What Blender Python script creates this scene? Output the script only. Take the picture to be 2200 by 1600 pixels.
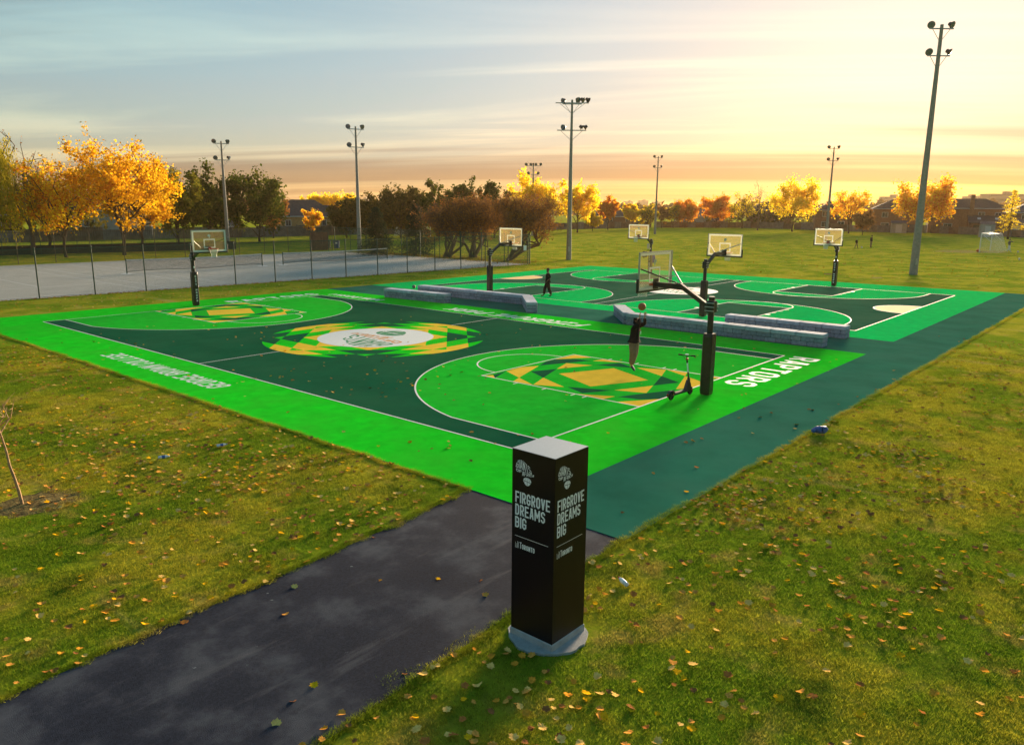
import bpy, bmesh, math, random
import numpy as np
from mathutils import Vector, Matrix

# ------------------------------------------------------------------ camera, sky, sun, exposure
scene = bpy.context.scene
for o in list(bpy.data.objects):
    bpy.data.objects.remove(o)
R = math.radians
COL = scene.collection

CAM = Vector((-12.3667, -10.4220, 5.2196))
YAW, PITCH, ROLL = 0.8622639, -0.2104517, 0.0079385
FPX = 1656.4847
def camera_axes():
    fw = Vector((math.cos(PITCH)*math.sin(YAW), math.cos(PITCH)*math.cos(YAW), math.sin(PITCH)))
    r = Vector((math.cos(YAW), -math.sin(YAW), 0)); u = r.cross(fw)
    c, s = math.cos(ROLL), math.sin(ROLL)
    return c*r + s*u, -s*r + c*u, fw
cr, cu, cf = camera_axes()
cam_data = bpy.data.cameras.new('camera'); cam = bpy.data.objects.new('camera', cam_data); COL.objects.link(cam)
cam.matrix_world = Matrix(((cr.x, cu.x, -cf.x, CAM.x), (cr.y, cu.y, -cf.y, CAM.y), (cr.z, cu.z, -cf.z, CAM.z), (0, 0, 0, 1)))
cam_data.sensor_fit = 'HORIZONTAL'; cam_data.sensor_width = 36
cam_data.lens = 36*FPX/2200
cam_data.clip_start = .1; cam_data.clip_end = 12000
scene.camera = cam

SUN_AZ, SUN_EL = R(75.5), R(7.5)          # azimuth from +Y towards +X
world = bpy.data.worlds.new('World'); scene.world = world; world.use_nodes = True
nt = world.node_tree; N = nt.nodes; L = nt.links
N.clear()
def node(tree, typ, **kw):
    n = tree.nodes.new(typ)
    for k, v in kw.items():
        if k.startswith('i_'):
            key = k[2:]
            n.inputs[int(key) if key.isdigit() else key].default_value = v
        else:
            setattr(n, k, v)
    return n
out = node(nt, 'ShaderNodeOutputWorld'); bg = node(nt, 'ShaderNodeBackground')
sky = node(nt, 'ShaderNodeTexSky', sky_type='NISHITA')
sky.sun_disc = False; sky.sun_elevation = SUN_EL; sky.sun_rotation = SUN_AZ
sky.altitude = 150; sky.air_density = 1.15; sky.dust_density = 1.6; sky.ozone_density = 3.0
# thin high cloud: noise on a plane far above, seen in perspective, so it streaks towards the horizon
tc = node(nt, 'ShaderNodeTexCoord'); sep = node(nt, 'ShaderNodeSeparateXYZ'); L.new(tc.outputs['Generated'], sep.inputs[0])
def m(op, a, b=None, c=None):
    n = node(nt, 'ShaderNodeMath', operation=op)
    for i, v in enumerate((a, b, c)):
        if v is None: continue
        if isinstance(v, (int, float)): n.inputs[i].default_value = v
        else: L.new(v, n.inputs[i])
    return n.outputs[0]
zc = m('ADD', m('MAXIMUM', sep.outputs['Z'], 0.0), 0.07)
# rotate into the wind direction (streaks run across the sunset)
ca, sa = math.cos(R(58)), math.sin(R(58))
px = m('DIVIDE', m('ADD', m('MULTIPLY', sep.outputs['X'], ca), m('MULTIPLY', sep.outputs['Y'], -sa)), zc)
py = m('DIVIDE', m('ADD', m('MULTIPLY', sep.outputs['X'], sa), m('MULTIPLY', sep.outputs['Y'], ca)), zc)
cmb = node(nt, 'ShaderNodeCombineXYZ'); L.new(m('MULTIPLY', px, .16), cmb.inputs[0]); L.new(m('MULTIPLY', py, .62), cmb.inputs[1])
n1 = node(nt, 'ShaderNodeTexNoise', i_Scale=1.0, i_Detail=7.0, i_Roughness=.56, i_Distortion=.8); L.new(cmb.outputs[0], n1.inputs['Vector'])
cmb2 = node(nt, 'ShaderNodeCombineXYZ'); L.new(m('MULTIPLY', px, .05), cmb2.inputs[0]); L.new(m('MULTIPLY', py, .45), cmb2.inputs[1]); cmb2.inputs[2].default_value = 3.7
n2 = node(nt, 'ShaderNodeTexNoise', i_Scale=1.2, i_Detail=5.0, i_Roughness=.5, i_Distortion=.5); L.new(cmb2.outputs[0], n2.inputs['Vector'])
def ramp01(v, lo, hi):
    n = node(nt, 'ShaderNodeMapRange', interpolation_type='SMOOTHSTEP'); n.inputs[1].default_value = lo; n.inputs[2].default_value = hi
    L.new(v, n.inputs[0]); return n.outputs[0]
bright = ramp01(n1.outputs['Fac'], .46, .68); dark = ramp01(n2.outputs['Fac'], .47, .62)
def mixc(blend, fac, a, b):
    n = node(nt, 'ShaderNodeMix', data_type='RGBA', blend_type=blend)
    for s, v in ((0, fac), (6, a), (7, b)):
        if isinstance(v, (int, float)): n.inputs[s].default_value = v
        elif isinstance(v, tuple): n.inputs[s].default_value = v
        else: L.new(v, n.inputs[s])
    return n.outputs[2]
gam = node(nt, 'ShaderNodeGamma', i_Gamma=.42); L.new(sky.outputs[0], gam.inputs['Color'])   # the even brightness of a sky seen through thin cloud
hsv = node(nt, 'ShaderNodeHueSaturation', i_Saturation=1.72, i_Hue=.478); L.new(gam.outputs[0], hsv.inputs['Color'])
base = hsv.outputs[0]
lit = mixc('MULTIPLY', 1.0, base, (1.5, 1.36, 1.17, 1))
veil = mixc('MIX', m('MULTIPLY', bright, .95), base, lit)
grey = mixc('MULTIPLY', 1.0, base, (.62, .52, .53, 1))
skyc = mixc('MIX', m('MULTIPLY', dark, .85), veil, grey)
L.new(mixc('MULTIPLY', 1.0, skyc, (.93, .94, .98, 1)), bg.inputs['Color']); bg.inputs['Strength'].default_value = .122
L.new(bg.outputs[0], out.inputs[0])

sun_data = bpy.data.lights.new('sun', 'SUN'); sun = bpy.data.objects.new('sun', sun_data); COL.objects.link(sun)
sun_data.energy = 5.0; sun_data.angle = R(13.0); sun_data.color = (1.0, .76, .50)
sdir = Vector((math.sin(SUN_AZ)*math.cos(SUN_EL), math.cos(SUN_AZ)*math.cos(SUN_EL), math.sin(SUN_EL)))
sun.rotation_euler = (-sdir).to_track_quat('-Z', 'Y').to_euler(); sun.location = (60, 20, 40)
vs = scene.view_settings
vs.view_transform = 'Standard'; vs.look = 'None'; vs.gamma = 1.0; vs.use_curve_mapping = False
vs.exposure = 1.55
cy = scene.cycles
cy.use_denoising = True; cy.max_bounces = 8; cy.transparent_max_bounces = 24
cy.sample_clamp_indirect = 8; cy.volume_bounces = 0; cy.volume_step_rate = 4

# ------------------------------------------------------------------ helpers
random.seed(7)
RNG = np.random.default_rng(11)
def tag(o, label=None, cat=None, group=None, kind=None):
    if label: o['label'] = label
    if cat: o['category'] = cat
    if group: o['group'] = group
    if kind: o['kind'] = kind
    return o
def empty(name, loc=(0, 0, 0), rz=0.0):
    o = bpy.data.objects.new(name, None); COL.objects.link(o)
    o.location = loc; o.rotation_euler = (0, 0, rz); o.empty_display_size = .2
    return o
def link(name, mesh, parent=None):
    o = bpy.data.objects.new(name, mesh); COL.objects.link(o)
    if parent is not None: o.parent = parent
    return o
def copy_tree(o, parent=None):
    c = o.copy(); COL.objects.link(c); c.parent = parent
    for ch in list(o.children): copy_tree(ch, c)
    return c

class MB:
    """collects shapes, then links them as one mesh object"""
    def __init__(s): s.v = []; s.f = []; s.mi = []; s.sm = []; s.cur = 0
    def _add(s, vs, fs, smooth=False):
        b = len(s.v); s.v += [tuple(p) for p in vs]
        for f in fs: s.f.append(tuple(b+i for i in f)); s.mi.append(s.cur); s.sm.append(smooth)
    def box(s, c, size, rot=None, taper=1.0):
        x, y, z = size[0]/2, size[1]/2, size[2]/2
        P = [Vector((sx*x*(taper if sz > 0 else 1), sy*y*(taper if sz > 0 else 1), sz*z)) for sz in (-1, 1) for sy in (-1, 1) for sx in (-1, 1)]
        if rot is not None: P = [rot @ p for p in P]
        c = Vector(c); P = [p+c for p in P]
        s._add(P, [(0, 2, 3, 1), (4, 5, 7, 6), (0, 1, 5, 4), (2, 6, 7, 3), (0, 4, 6, 2), (1, 3, 7, 5)])
        return s
    def chbox(s, c, size, ch, rot=None):
        """box with chamfered vertical-ish edges on all sides (12-edge bevel, light)"""
        hx, hy, hz = size[0]/2, size[1]/2, size[2]/2
        rings = []
        for z, ins in ((-hz, ch), (-hz+ch, 0), (hz-ch, 0), (hz, ch)):
            a, b, k = hx-ins, hy-ins, ch
            rings.append([Vector(p) for p in ((-a+k, -b, z), (a-k, -b, z), (a, -b+k, z), (a, b-k, z), (a-k, b, z), (-a+k, b, z), (-a, b-k, z), (-a, -b+k, z))])
        c = Vector(c)
        V = [((rot @ p) if rot is not None else p)+c for r in rings for p in r]
        F = []
        for r in range(3):
            for i in range(8):
                j = (i+1) % 8; F.append((r*8+i, r*8+j, (r+1)*8+j, (r+1)*8+i))
        F.append(tuple(reversed(range(8)))); F.append(tuple(range(24, 32)))
        s._add(V, F); return s
    def cyl(s, p0, p1, r0, r1=None, n=10, cap=True, smooth=True):
        if r1 is None: r1 = r0
        p0, p1 = Vector(p0), Vector(p1); d = (p1-p0).normalized()
        a = d.orthogonal().normalized(); b = d.cross(a)
        V = [p0+(a*math.cos(t)+b*math.sin(t))*r0 for t in [2*math.pi*i/n for i in range(n)]] + \
            [p1+(a*math.cos(t)+b*math.sin(t))*r1 for t in [2*math.pi*i/n for i in range(n)]]
        s._add(V, [(i, (i+1) % n, n+(i+1) % n, n+i) for i in range(n)], smooth)
        if cap:
            s._add(V[:n], [tuple(reversed(range(n)))]); s._add(V[n:], [tuple(range(n))])
        return s
    def tube(s, pts, r, n=8, closed=False, cap=True):
        pts = [Vector(p) for p in pts]; k = len(pts)
        rs = r if isinstance(r, (list, tuple)) else [r]*k
        V = []; prev = None
        for i, p in enumerate(pts):
            if closed: d = (pts[(i+1) % k]-pts[i-1]).normalized()
            else: d = (pts[min(i+1, k-1)]-pts[max(i-1, 0)]).normalized()
            a = (prev - d*prev.dot(d)) if prev is not None else d.orthogonal()
            if a.length < 1e-6: a = d.orthogonal()
            a.normalize(); prev = a; b = d.cross(a)
            V += [p+(a*math.cos(2*math.pi*j/n)+b*math.sin(2*math.pi*j/n))*rs[i] for j in range(n)]
        F = []
        for i in range(k if closed else k-1):
            q = (i+1) % k
            F += [(i*n+j, i*n+(j+1) % n, q*n+(j+1) % n, q*n+j) for j in range(n)]
        if cap and not closed: F += [tuple(reversed(range(n))), tuple((k-1)*n+j for j in range(n))]
        s._add(V, F, True); return s
    def lathe(s, prof, c=(0, 0, 0), n=16, axis=None, cap=True):
        c = Vector(c); V = []
        q = Vector((0, 0, 1)).rotation_difference(Vector(axis)) if axis is not None else None
        for r, z in prof:
            for j in range(n):
                p = Vector((r*math.cos(2*math.pi*j/n), r*math.sin(2*math.pi*j/n), z))
                V.append((q @ p if q else p)+c)
        F = [(i*n+j, i*n+(j+1) % n, (i+1)*n+(j+1) % n, (i+1)*n+j) for i in range(len(prof)-1) for j in range(n)]
        if cap: F += [tuple(reversed(range(n))), tuple((len(prof)-1)*n+j for j in range(n))]
        s._add(V, F, True); return s
    def poly(s, pts, z=None):
        V = [(p[0], p[1], z) if z is not None else p for p in pts]
        s._add(V, [tuple(range(len(V)))]); return s
    def prism(s, pts, z0, z1):
        n = len(pts); V = [(p[0], p[1], z0) for p in pts]+[(p[0], p[1], z1) for p in pts]
        s._add(V, [(i, (i+1) % n, n+(i+1) % n, n+i) for i in range(n)]+[tuple(reversed(range(n))), tuple(range(n, 2*n))]); return s
    def sphere(s, c, r, n=14, k=9, sc=(1, 1, 1), rot=None):
        c = Vector(c); V = []
        for i in range(k+1):
            t = math.pi*i/k
            for j in range(n):
                p = Vector((math.sin(t)*math.cos(2*math.pi*j/n)*r*sc[0], math.sin(t)*math.sin(2*math.pi*j/n)*r*sc[1], math.cos(t)*r*sc[2]))
                V.append((rot @ p if rot is not None else p)+c)
        s._add(V, [(i*n+j, (i+1)*n+j, (i+1)*n+(j+1) % n, i*n+(j+1) % n) for i in range(k) for j in range(n)], True); return s
    def mesh(s, name, mats):
        me = bpy.data.meshes.new(name); me.from_pydata(s.v, [], s.f)
        for mt in (mats if isinstance(mats, (list, tuple)) else [mats]): me.materials.append(mt)
        me.polygons.foreach_set('material_index', s.mi); me.polygons.foreach_set('use_smooth', s.sm)
        me.update(); return me
    def build(s, name, mats, parent=None): return link(name, s.mesh(name, mats), parent)

# ------------------------------------------------------------------ materials
def mat(name, col, rough=.6, metal=0.0, var=0.0, vs=4.0, bump=0.0, bs=40.0, spec=.4, col2=None, tone=None, coat=0.0):
    mt = bpy.data.materials.new(name); mt.use_nodes = True; t = mt.node_tree
    b = t.nodes['Principled BSDF']; b.inputs['Base Color'].default_value = (*col, 1); b.inputs['Roughness'].default_value = rough
    b.inputs['Metallic'].default_value = metal; b.inputs['Specular IOR Level'].default_value = spec
    if coat: b.inputs['Coat Weight'].default_value = coat
    co = node(t, 'ShaderNodeTexCoord')
    if var or col2:
        n = node(t, 'ShaderNodeTexNoise', i_Scale=vs, i_Detail=6.0, i_Roughness=.62); t.links.new(co.outputs['Object'], n.inputs['Vector'])
        r = node(t, 'ShaderNodeMapRange'); r.inputs[1].default_value = .32; r.inputs[2].default_value = .68; t.links.new(n.outputs['Fac'], r.inputs[0])
        mx = node(t, 'ShaderNodeMix', data_type='RGBA'); t.links.new(r.outputs[0], mx.inputs[0])
        a = tuple(c*(1-var) for c in col); d = col2 if col2 else tuple(min(1, c*(1+var)) for c in col)
        mx.inputs[6].default_value = (*a, 1); mx.inputs[7].default_value = (*d, 1)
        last = mx.outputs[2]
        if tone:
            n2 = node(t, 'ShaderNodeTexNoise', i_Scale=tone[0], i_Detail=4.0); t.links.new(co.outputs['Object'], n2.inputs['Vector'])
            r2 = node(t, 'ShaderNodeMapRange'); r2.inputs[1].default_value = .4; r2.inputs[2].default_value = .75; r2.inputs[4].default_value = tone[2]
            t.links.new(n2.outputs['Fac'], r2.inputs[0])
            m2 = node(t, 'ShaderNodeMix', data_type='RGBA'); t.links.new(r2.outputs[0], m2.inputs[0]); t.links.new(last, m2.inputs[6])
            m2.inputs[7].default_value = (*tone[1], 1); last = m2.outputs[2]
        t.links.new(last, b.inputs['Base Color'])
    if bump:
        n = node(t, 'ShaderNodeTexNoise', i_Scale=bs, i_Detail=4.0); t.links.new(co.outputs['Object'], n.inputs['Vector'])
        bp = node(t, 'ShaderNodeBump', i_Strength=bump, i_Distance=.02); t.links.new(n.outputs['Fac'], bp.inputs['Height'])
        t.links.new(bp.outputs[0], b.inputs['Normal'])
    return mt
def leaf_mat(name, cols, trans=.5):
    """leaf: each leaf its own tone, light shines through"""
    mt = bpy.data.materials.new(name); mt.use_nodes = True; t = mt.node_tree; t.nodes.clear()
    o = node(t, 'ShaderNodeOutputMaterial'); g = node(t, 'ShaderNodeNewGeometry')
    r = node(t, 'ShaderNodeValToRGB'); t.links.new(g.outputs['Random Per Island'], r.inputs[0])
    e = r.color_ramp.elements
    while len(e) < len(cols): e.new(.5)
    for i, c in enumerate(cols): e[i].position = i/max(1, len(cols)-1); e[i].color = (*c, 1)
    d = node(t, 'ShaderNodeBsdfDiffuse'); tr = node(t, 'ShaderNodeBsdfTranslucent'); mx = node(t, 'ShaderNodeMixShader', i_0=trans)
    t.links.new(r.outputs[0], d.inputs[0]); t.links.new(r.outputs[0], tr.inputs[0])
    t.links.new(d.outputs[0], mx.inputs[1]); t.links.new(tr.outputs[0], mx.inputs[2]); t.links.new(mx.outputs[0], o.inputs[0])
    return mt
def glass_mat(name, tint=(.93, .95, .92)):
    """thin clear sheet, slightly dusty"""
    mt = bpy.data.materials.new(name); mt.use_nodes = True; t = mt.node_tree; t.nodes.clear()
    o = node(t, 'ShaderNodeOutputMaterial'); tr = node(t, 'ShaderNodeBsdfTransparent', i_Color=(*tint, 1)); gl = node(t, 'ShaderNodeBsdfGlossy', i_Roughness=.06)
    du = node(t, 'ShaderNodeBsdfTranslucent', i_Color=(.88, .66, .34, 1)); m1 = node(t, 'ShaderNodeMixShader', i_0=.05); m2 = node(t, 'ShaderNodeMixShader', i_0=.065)  # dust layer tinted amber, the warm backlit glow put into its colour
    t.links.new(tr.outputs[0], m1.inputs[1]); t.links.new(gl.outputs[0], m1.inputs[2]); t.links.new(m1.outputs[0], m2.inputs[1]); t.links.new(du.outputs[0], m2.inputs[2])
    t.links.new(m2.outputs[0], o.inputs[0]); return mt
def mesh_mat(name, col, cell, wire):
    """woven wire or netting: thin strands crossing on the diagonal, open between them (flat sheets lie in object XZ)"""
    mt = bpy.data.materials.new(name); mt.use_nodes = True; t = mt.node_tree; t.nodes.clear()
    o = node(t, 'ShaderNodeOutputMaterial'); co = node(t, 'ShaderNodeUVMap'); sp = node(t, 'ShaderNodeSeparateXYZ'); t.links.new(co.outputs[0], sp.inputs[0])
    def mm(op, a, b):
        n = node(t, 'ShaderNodeMath', operation=op)
        for i, v in enumerate((a, b)):
            if isinstance(v, (int, float)): n.inputs[i].default_value = v
            else: t.links.new(v, n.inputs[i])
        return n.outputs[0]
    u, v = sp.outputs[0], sp.outputs[1]
    def strand(e):
        fr = mm('FRACT', mm('DIVIDE', mm('ADD', e, 500.0), cell), 0)
        return mm('LESS_THAN', mm('ABSOLUTE', mm('SUBTRACT', fr, .5), 0), wire/cell/2)
    w = mm('MAXIMUM', strand(mm('ADD', u, v)), strand(mm('SUBTRACT', u, v)))
    tr = node(t, 'ShaderNodeBsdfTransparent'); df = node(t, 'ShaderNodeBsdfPrincipled', i_Roughness=.5); df.inputs['Base Color'].default_value = (*col, 1)
    mx = node(t, 'ShaderNodeMixShader'); t.links.new(w, mx.inputs[0]); t.links.new(tr.outputs[0], mx.inputs[1]); t.links.new(df.outputs[0], mx.inputs[2]); t.links.new(mx.outputs[0], o.inputs[0])
    return mt
def sheet(name, quads, mt, parent=None):
    """flat netting panels with UVs in metres; quads = lists of four points, first edge along u"""
    v = []; f = []; uv = []; off = 0.0
    for q in quads:
        q = [Vector(p) for p in q]; b = len(v); v += q; f.append((b, b+1, b+2, b+3))
        w = (q[1]-q[0]).length; h = (q[3]-q[0]).length; w2 = (q[2]-q[3]).length
        uv += [(off, 0), (off+w, 0), (off+w2, h), (off, h)]; off += w
    me = bpy.data.meshes.new(name); me.from_pydata(v, [], f); l = me.uv_layers.new(name='UVMap')
    for i, c in enumerate(uv): l.data[i].uv = c
    me.materials.append(mt); return link(name, me, parent)

def stone_mat(*a, **k):
    """block stone: every block its own tone"""
    mt = mat(*a, **k); t = mt.node_tree; b = t.nodes['Principled BSDF']; src = b.inputs['Base Color'].links[0].from_socket
    oi = node(t, 'ShaderNodeObjectInfo'); mr = node(t, 'ShaderNodeMapRange'); mr.inputs[3].default_value = .80; mr.inputs[4].default_value = 1.10; t.links.new(oi.outputs['Random'], mr.inputs[0])
    cb = node(t, 'ShaderNodeCombineColor'); [t.links.new(mr.outputs[0], cb.inputs[i]) for i in range(3)]
    mx = node(t, 'ShaderNodeMix', data_type='RGBA', blend_type='MULTIPLY'); mx.inputs[0].default_value = 1.0; t.links.new(src, mx.inputs[6]); t.links.new(cb.outputs[0], mx.inputs[7]); t.links.new(mx.outputs[2], b.inputs['Base Color'])
    return mt
M = {}
M['bright'] = mat('court_bright_green', (.012, .66, .020), .9, var=.13, vs=2.2, bump=.25, bs=220, spec=.0, tone=(.5, (.050, .52, .030), .6))
M['emerald'] = mat('court_emerald_green', (.002, .62, .13), .9, var=.12, vs=2.2, bump=.25, bs=220, spec=.0, tone=(.35, (.006, .56, .12), .5))  # bluer than the first court's green: sky reflection put into the paint colour
M['darkgreen'] = mat('court_dark_green', (.010, .105, .050), .92, var=.14, vs=.9, bump=.25, bs=220, spec=.0, tone=(.25, (.030, .135, .066), .7))
M['slab'] = mat('walkway_dark_green', (.030, .165, .105), .92, var=.16, vs=.7, bump=.25, bs=220, spec=.0, tone=(.5, (.055, .20, .135), .6))
M['keygreen'] = mat('court_key_green', (.014, .54, .032), .9, var=.13, vs=2.2, bump=.25, bs=220, spec=.0, tone=(.5, (.035, .46, .036), .6))
M['floor2'] = mat('far_court_dark_green', (.034, .135, .076), .92, var=.14, vs=.9, bump=.25, bs=220, spec=.0, tone=(.3, (.055, .155, .085), .7))
M['gold'] = mat('court_gold', (.93, .60, .060), .9, var=.07, vs=2, bump=.2, bs=220, spec=.0)
M['tan'] = mat('court_tan', (.86, .54, .16), .9, var=.06, vs=2, spec=.2)
M['line'] = mat('court_white_line', (.80, .80, .76), .7, var=.04, vs=6, spec=.3)
M['logogreen'] = mat('logo_green', (.010, .26, .09), .7, spec=.25)
M['logoorange'] = mat('logo_orange', (.75, .30, .05), .7, spec=.25)
M['asphalt'] = mat('asphalt', (.019, .025, .042), .9, var=.38, vs=34, bump=.8, bs=150, spec=.06, tone=(.9, (.045, .055, .080), .5))
M['tennis'] = mat('tennis_asphalt', (.56, .52, .45), .95, var=.12, vs=.5, bump=.3, bs=60, spec=.08, tone=(.2, (.60, .56, .49), .6))
M['courtline'] = mat('faded_line', (.88, .88, .86), .8, var=.15, vs=3)
M['blackmetal'] = mat('black_powder_coat', (.012, .011, .012), .42, var=.2, vs=8, spec=.5)
M['pad'] = mat('black_vinyl_pad', (.011, .010, .012), .34, var=.3, vs=5, bump=.9, bs=7, spec=.5)
M['white'] = mat('white_paint', (.80, .80, .78), .5, var=.05, vs=7)
M['film'] = leaf_mat('white_glass_paint', [(.88, .88, .85), (.88, .88, .85)], .5)
M['print'] = mat('white_print', (.90, .93, .94), .6)
M['blockstone'] = stone_mat('grey_block', (.28, .30, .36), .9, var=.3, vs=7, bump=1.0, bs=26, spec=.25, tone=(1.7, (.40, .41, .46), .5))
M['capstone'] = stone_mat('grey_cap_block', (.48, .51, .59), .88, var=.22, vs=6, bump=.8, bs=30, spec=.25, tone=(1.1, (.60, .62, .68), .5))
M['mortar'] = mat('wall_core', (.05, .052, .06), .95)
M['concrete'] = mat('concrete', (.36, .37, .37), .9, var=.15, vs=9, bump=.5, bs=60, spec=.25)
M['polecon'] = mat('concrete_pole', (.30, .285, .26), .85, var=.14, vs=5, bump=.4, bs=40, spec=.25)
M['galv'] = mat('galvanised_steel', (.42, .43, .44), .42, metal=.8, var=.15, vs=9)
M['steel'] = mat('bright_steel', (.62, .63, .65), .3, metal=.9)
M['fencegreen'] = mat('green_fence_post', (.016, .062, .036), .5, var=.2, vs=6, spec=.4)
M['rusty'] = mat('weathered_post', (.11, .075, .04), .75, var=.35, vs=6)
M['chain'] = mesh_mat('green_chain_link', (.03, .085, .055), .05, .0068)
M['chaindark'] = mesh_mat('dark_chain_link', (.04, .06, .045), .05, .0060)
M['netwhite'] = mesh_mat('white_netting', (.72, .72, .70), .10, .012)
M['netblack'] = mesh_mat('black_netting', (.014, .016, .016), .045, .0085)
M['hoopnet'] = mesh_mat('hoop_netting', (.80, .74, .66), .055, .012)
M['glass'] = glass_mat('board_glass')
M['rim'] = mat('red_rim', (.55, .045, .015), .4, spec=.5)
M['orangeedge'] = mat('orange_edge', (.55, .15, .02), .6)
M['bark'] = mat('bark', (.085, .058, .036), .95, var=.35, vs=6, bump=1.0, bs=20, spec=.15)
M['barkgrey'] = mat('grey_bark', (.13, .10, .078), .95, var=.3, vs=6, bump=.8, bs=20, spec=.15)
M['barkdark'] = mat('dark_bark', (.050, .034, .026), .95, var=.35, vs=6, spec=.15)

# ------------------------------------------------------------------ flat paint: ribbons and block lettering
def ribbon2d(pts, w, closed=False, cap=0.0):
    P = [Vector(p[:2]) for p in pts]; k = len(P)
    if not closed and cap:
        d0 = (P[0]-P[1]).normalized(); d1 = (P[-1]-P[-2]).normalized(); P[0] = P[0]+d0*cap; P[-1] = P[-1]+d1*cap
    Lf, Rt = [], []
    for i in range(k):
        a = P[i-1] if (closed or i > 0) else None; b = P[(i+1) % k] if (closed or i < k-1) else None
        d1 = (P[i]-a).normalized() if a is not None else None; d2 = (b-P[i]).normalized() if b is not None else None
        if d1 is None: d1 = d2
        if d2 is None: d2 = d1
        n1 = Vector((-d1.y, d1.x)); n2 = Vector((-d2.y, d2.x)); nn = n1+n2
        if nn.length < 1e-5: nn = n1.copy()
        nn.normalize(); sc = min(1/max(nn.dot(n1), .2), 1.9)
        Lf.append(P[i]+nn*(w/2*sc)); Rt.append(P[i]-nn*(w/2*sc))
    return [(Rt[i], Rt[(i+1) % k], Lf[(i+1) % k], Lf[i]) for i in range(k if closed else k-1)]
def glyph(ch, w, h, a):
    S = {
     'A': [[(0, 0), (w*.40, h)], [(w, 0), (w*.60, h)], [(w*.14, h*.28), (w*.86, h*.28)], [(w*.36, h), (w*.64, h)]],
     'B': [[(0, 0), (0, h)], [(0, 0), (w-a, 0), (w, a), (w, h*.5-a*.5), (w-a*.5, h*.5)], [(0, h), (w-a, h), (w, h-a), (w, h*.5+a*.5), (w-a*.5, h*.5)], [(0, h*.5), (w-a, h*.5)]],
     'C': [[(w, h*.66), (w, h-a), (w-a, h), (a, h), (0, h-a), (0, a), (a, 0), (w-a, 0), (w, a), (w, h*.34)]],
     'D': [[(0, 0), (w-a, 0), (w, a), (w, h-a), (w-a, h), (0, h), 'closed']],
     'E': [[(w, h), (0, h), (0, 0), (w, 0)], [(0, h*.5), (w*.82, h*.5)]],
     'F': [[(w, h), (0, h), (0, 0)], [(0, h*.48), (w*.8, h*.48)]],
     'G': [[(w, h*.68), (w, h-a), (w-a, h), (a, h), (0, h-a), (0, a), (a, 0), (w-a, 0), (w, a), (w, h*.44)], [(w, h*.44), (w*.55, h*.44)]],
     'H': [[(0, 0), (0, h)], [(w, 0), (w, h)], [(0, h*.5), (w, h*.5)]],
     'I': [[(w*.5, 0), (w*.5, h)]],
     'K': [[(0, 0), (0, h)], [(w, h), (w*.12, h*.47)], [(w*.35, h*.6), (w, 0)]],
     'L': [[(0, h), (0, 0), (w, 0)]],
     'M': [[(0, 0), (0, h)], [(0, h), (w*.5, h*.30)], [(w, h), (w*.5, h*.30)], [(w, h), (w, 0)]],
     'N': [[(0, 0), (0, h)], [(0, h), (w, 0)], [(w, 0), (w, h)]],
     'O': [[(a, 0), (w-a, 0), (w, a), (w, h-a), (w-a, h), (a, h), (0, h-a), (0, a), 'closed']],
     'P': [[(0, 0), (0, h)], [(0, h), (w-a, h), (w, h-a), (w, h*.42+a), (w-a, h*.42), (0, h*.42)]],
     'R': [[(0, 0), (0, h)], [(0, h), (w-a, h), (w, h-a), (w, h*.44+a), (w-a, h*.44), (0, h*.44)], [(w*.5, h*.44), (w, 0)]],
     'S': [[(w, h*.76), (w, h-a), (w-a, h), (a, h), (0, h-a), (0, h*.5+a), (a, h*.5), (w-a, h*.5), (w, h*.5-a), (w, a), (w-a, 0), (a, 0), (0, a), (0, h*.24)]],
     'T': [[(0, h), (w, h)], [(w*.5, h), (w*.5, 0)]],
     'V': [[(0, h), (w*.5, 0)], [(w, h), (w*.5, 0)]],
     'W': [[(0, h), (w*.25, 0)], [(w*.25, 0), (w*.5, h*.8)], [(w*.5, h*.8), (w*.75, 0)], [(w, h), (w*.75, 0)]],
     'Y': [[(0, h), (w*.5, h*.48)], [(w, h), (w*.5, h*.48)], [(w*.5, h*.48), (w*.5, 0)]],
    }
    return S[ch]
WIDE = {'M': 1.28, 'W': 1.4, 'I': .42, ' ': .5}
def letters(text, h, adv, t, chamfer=.8, slant=0.0, serif_i=False, gapf=.16):
    """list of (quad, layer) in 2-D; adv = width of an ordinary letter with its gap"""
    x = 0.0; out = []; gap = adv*gapf
    for ch in text:
        aw = adv*(WIDE.get(ch, 1.0) if not (ch == 'I' and serif_i) else .8)
        w = aw-gap
        if ch != ' ':
            st = glyph(ch, w-t, h-t, min(t*chamfer, (w-t)*.45))
            if ch == 'I' and serif_i: st = [[((w-t)/2, 0), ((w-t)/2, h-t)], [(0, 0), (w-t, 0)], [(0, h-t), (w-t, h-t)]]
            if ch == 'I' and not serif_i: st = [[((w-t)/2, 0), ((w-t)/2, h-t)]]
            for k, pl in enumerate(st):
                cl = pl[-1] == 'closed'
                diag = not cl and len(pl) == 2 and pl[0][0] != pl[1][0] and pl[0][1] != pl[1][1]
                for q in ribbon2d(pl[:-1] if cl else pl, t, cl, t*.32 if diag else 0 if ch in 'SCG' and len(pl) > 3 else t/2):
                    out.append(([Vector((p.x+x+t/2+slant*(p.y+t/2), p.y+t/2)) for p in q], k))
        x += aw
    return out, x-gap
def place(mb, quads, org, right, up, nrm, dz=.0003):
    org, right, up, nrm = Vector(org), Vector(right), Vector(up), Vector(nrm)
    for q, k in quads: mb._add([org+right*p.x+up*p.y+nrm*(dz*k) for p in q], [(0, 1, 2, 3)])

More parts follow.
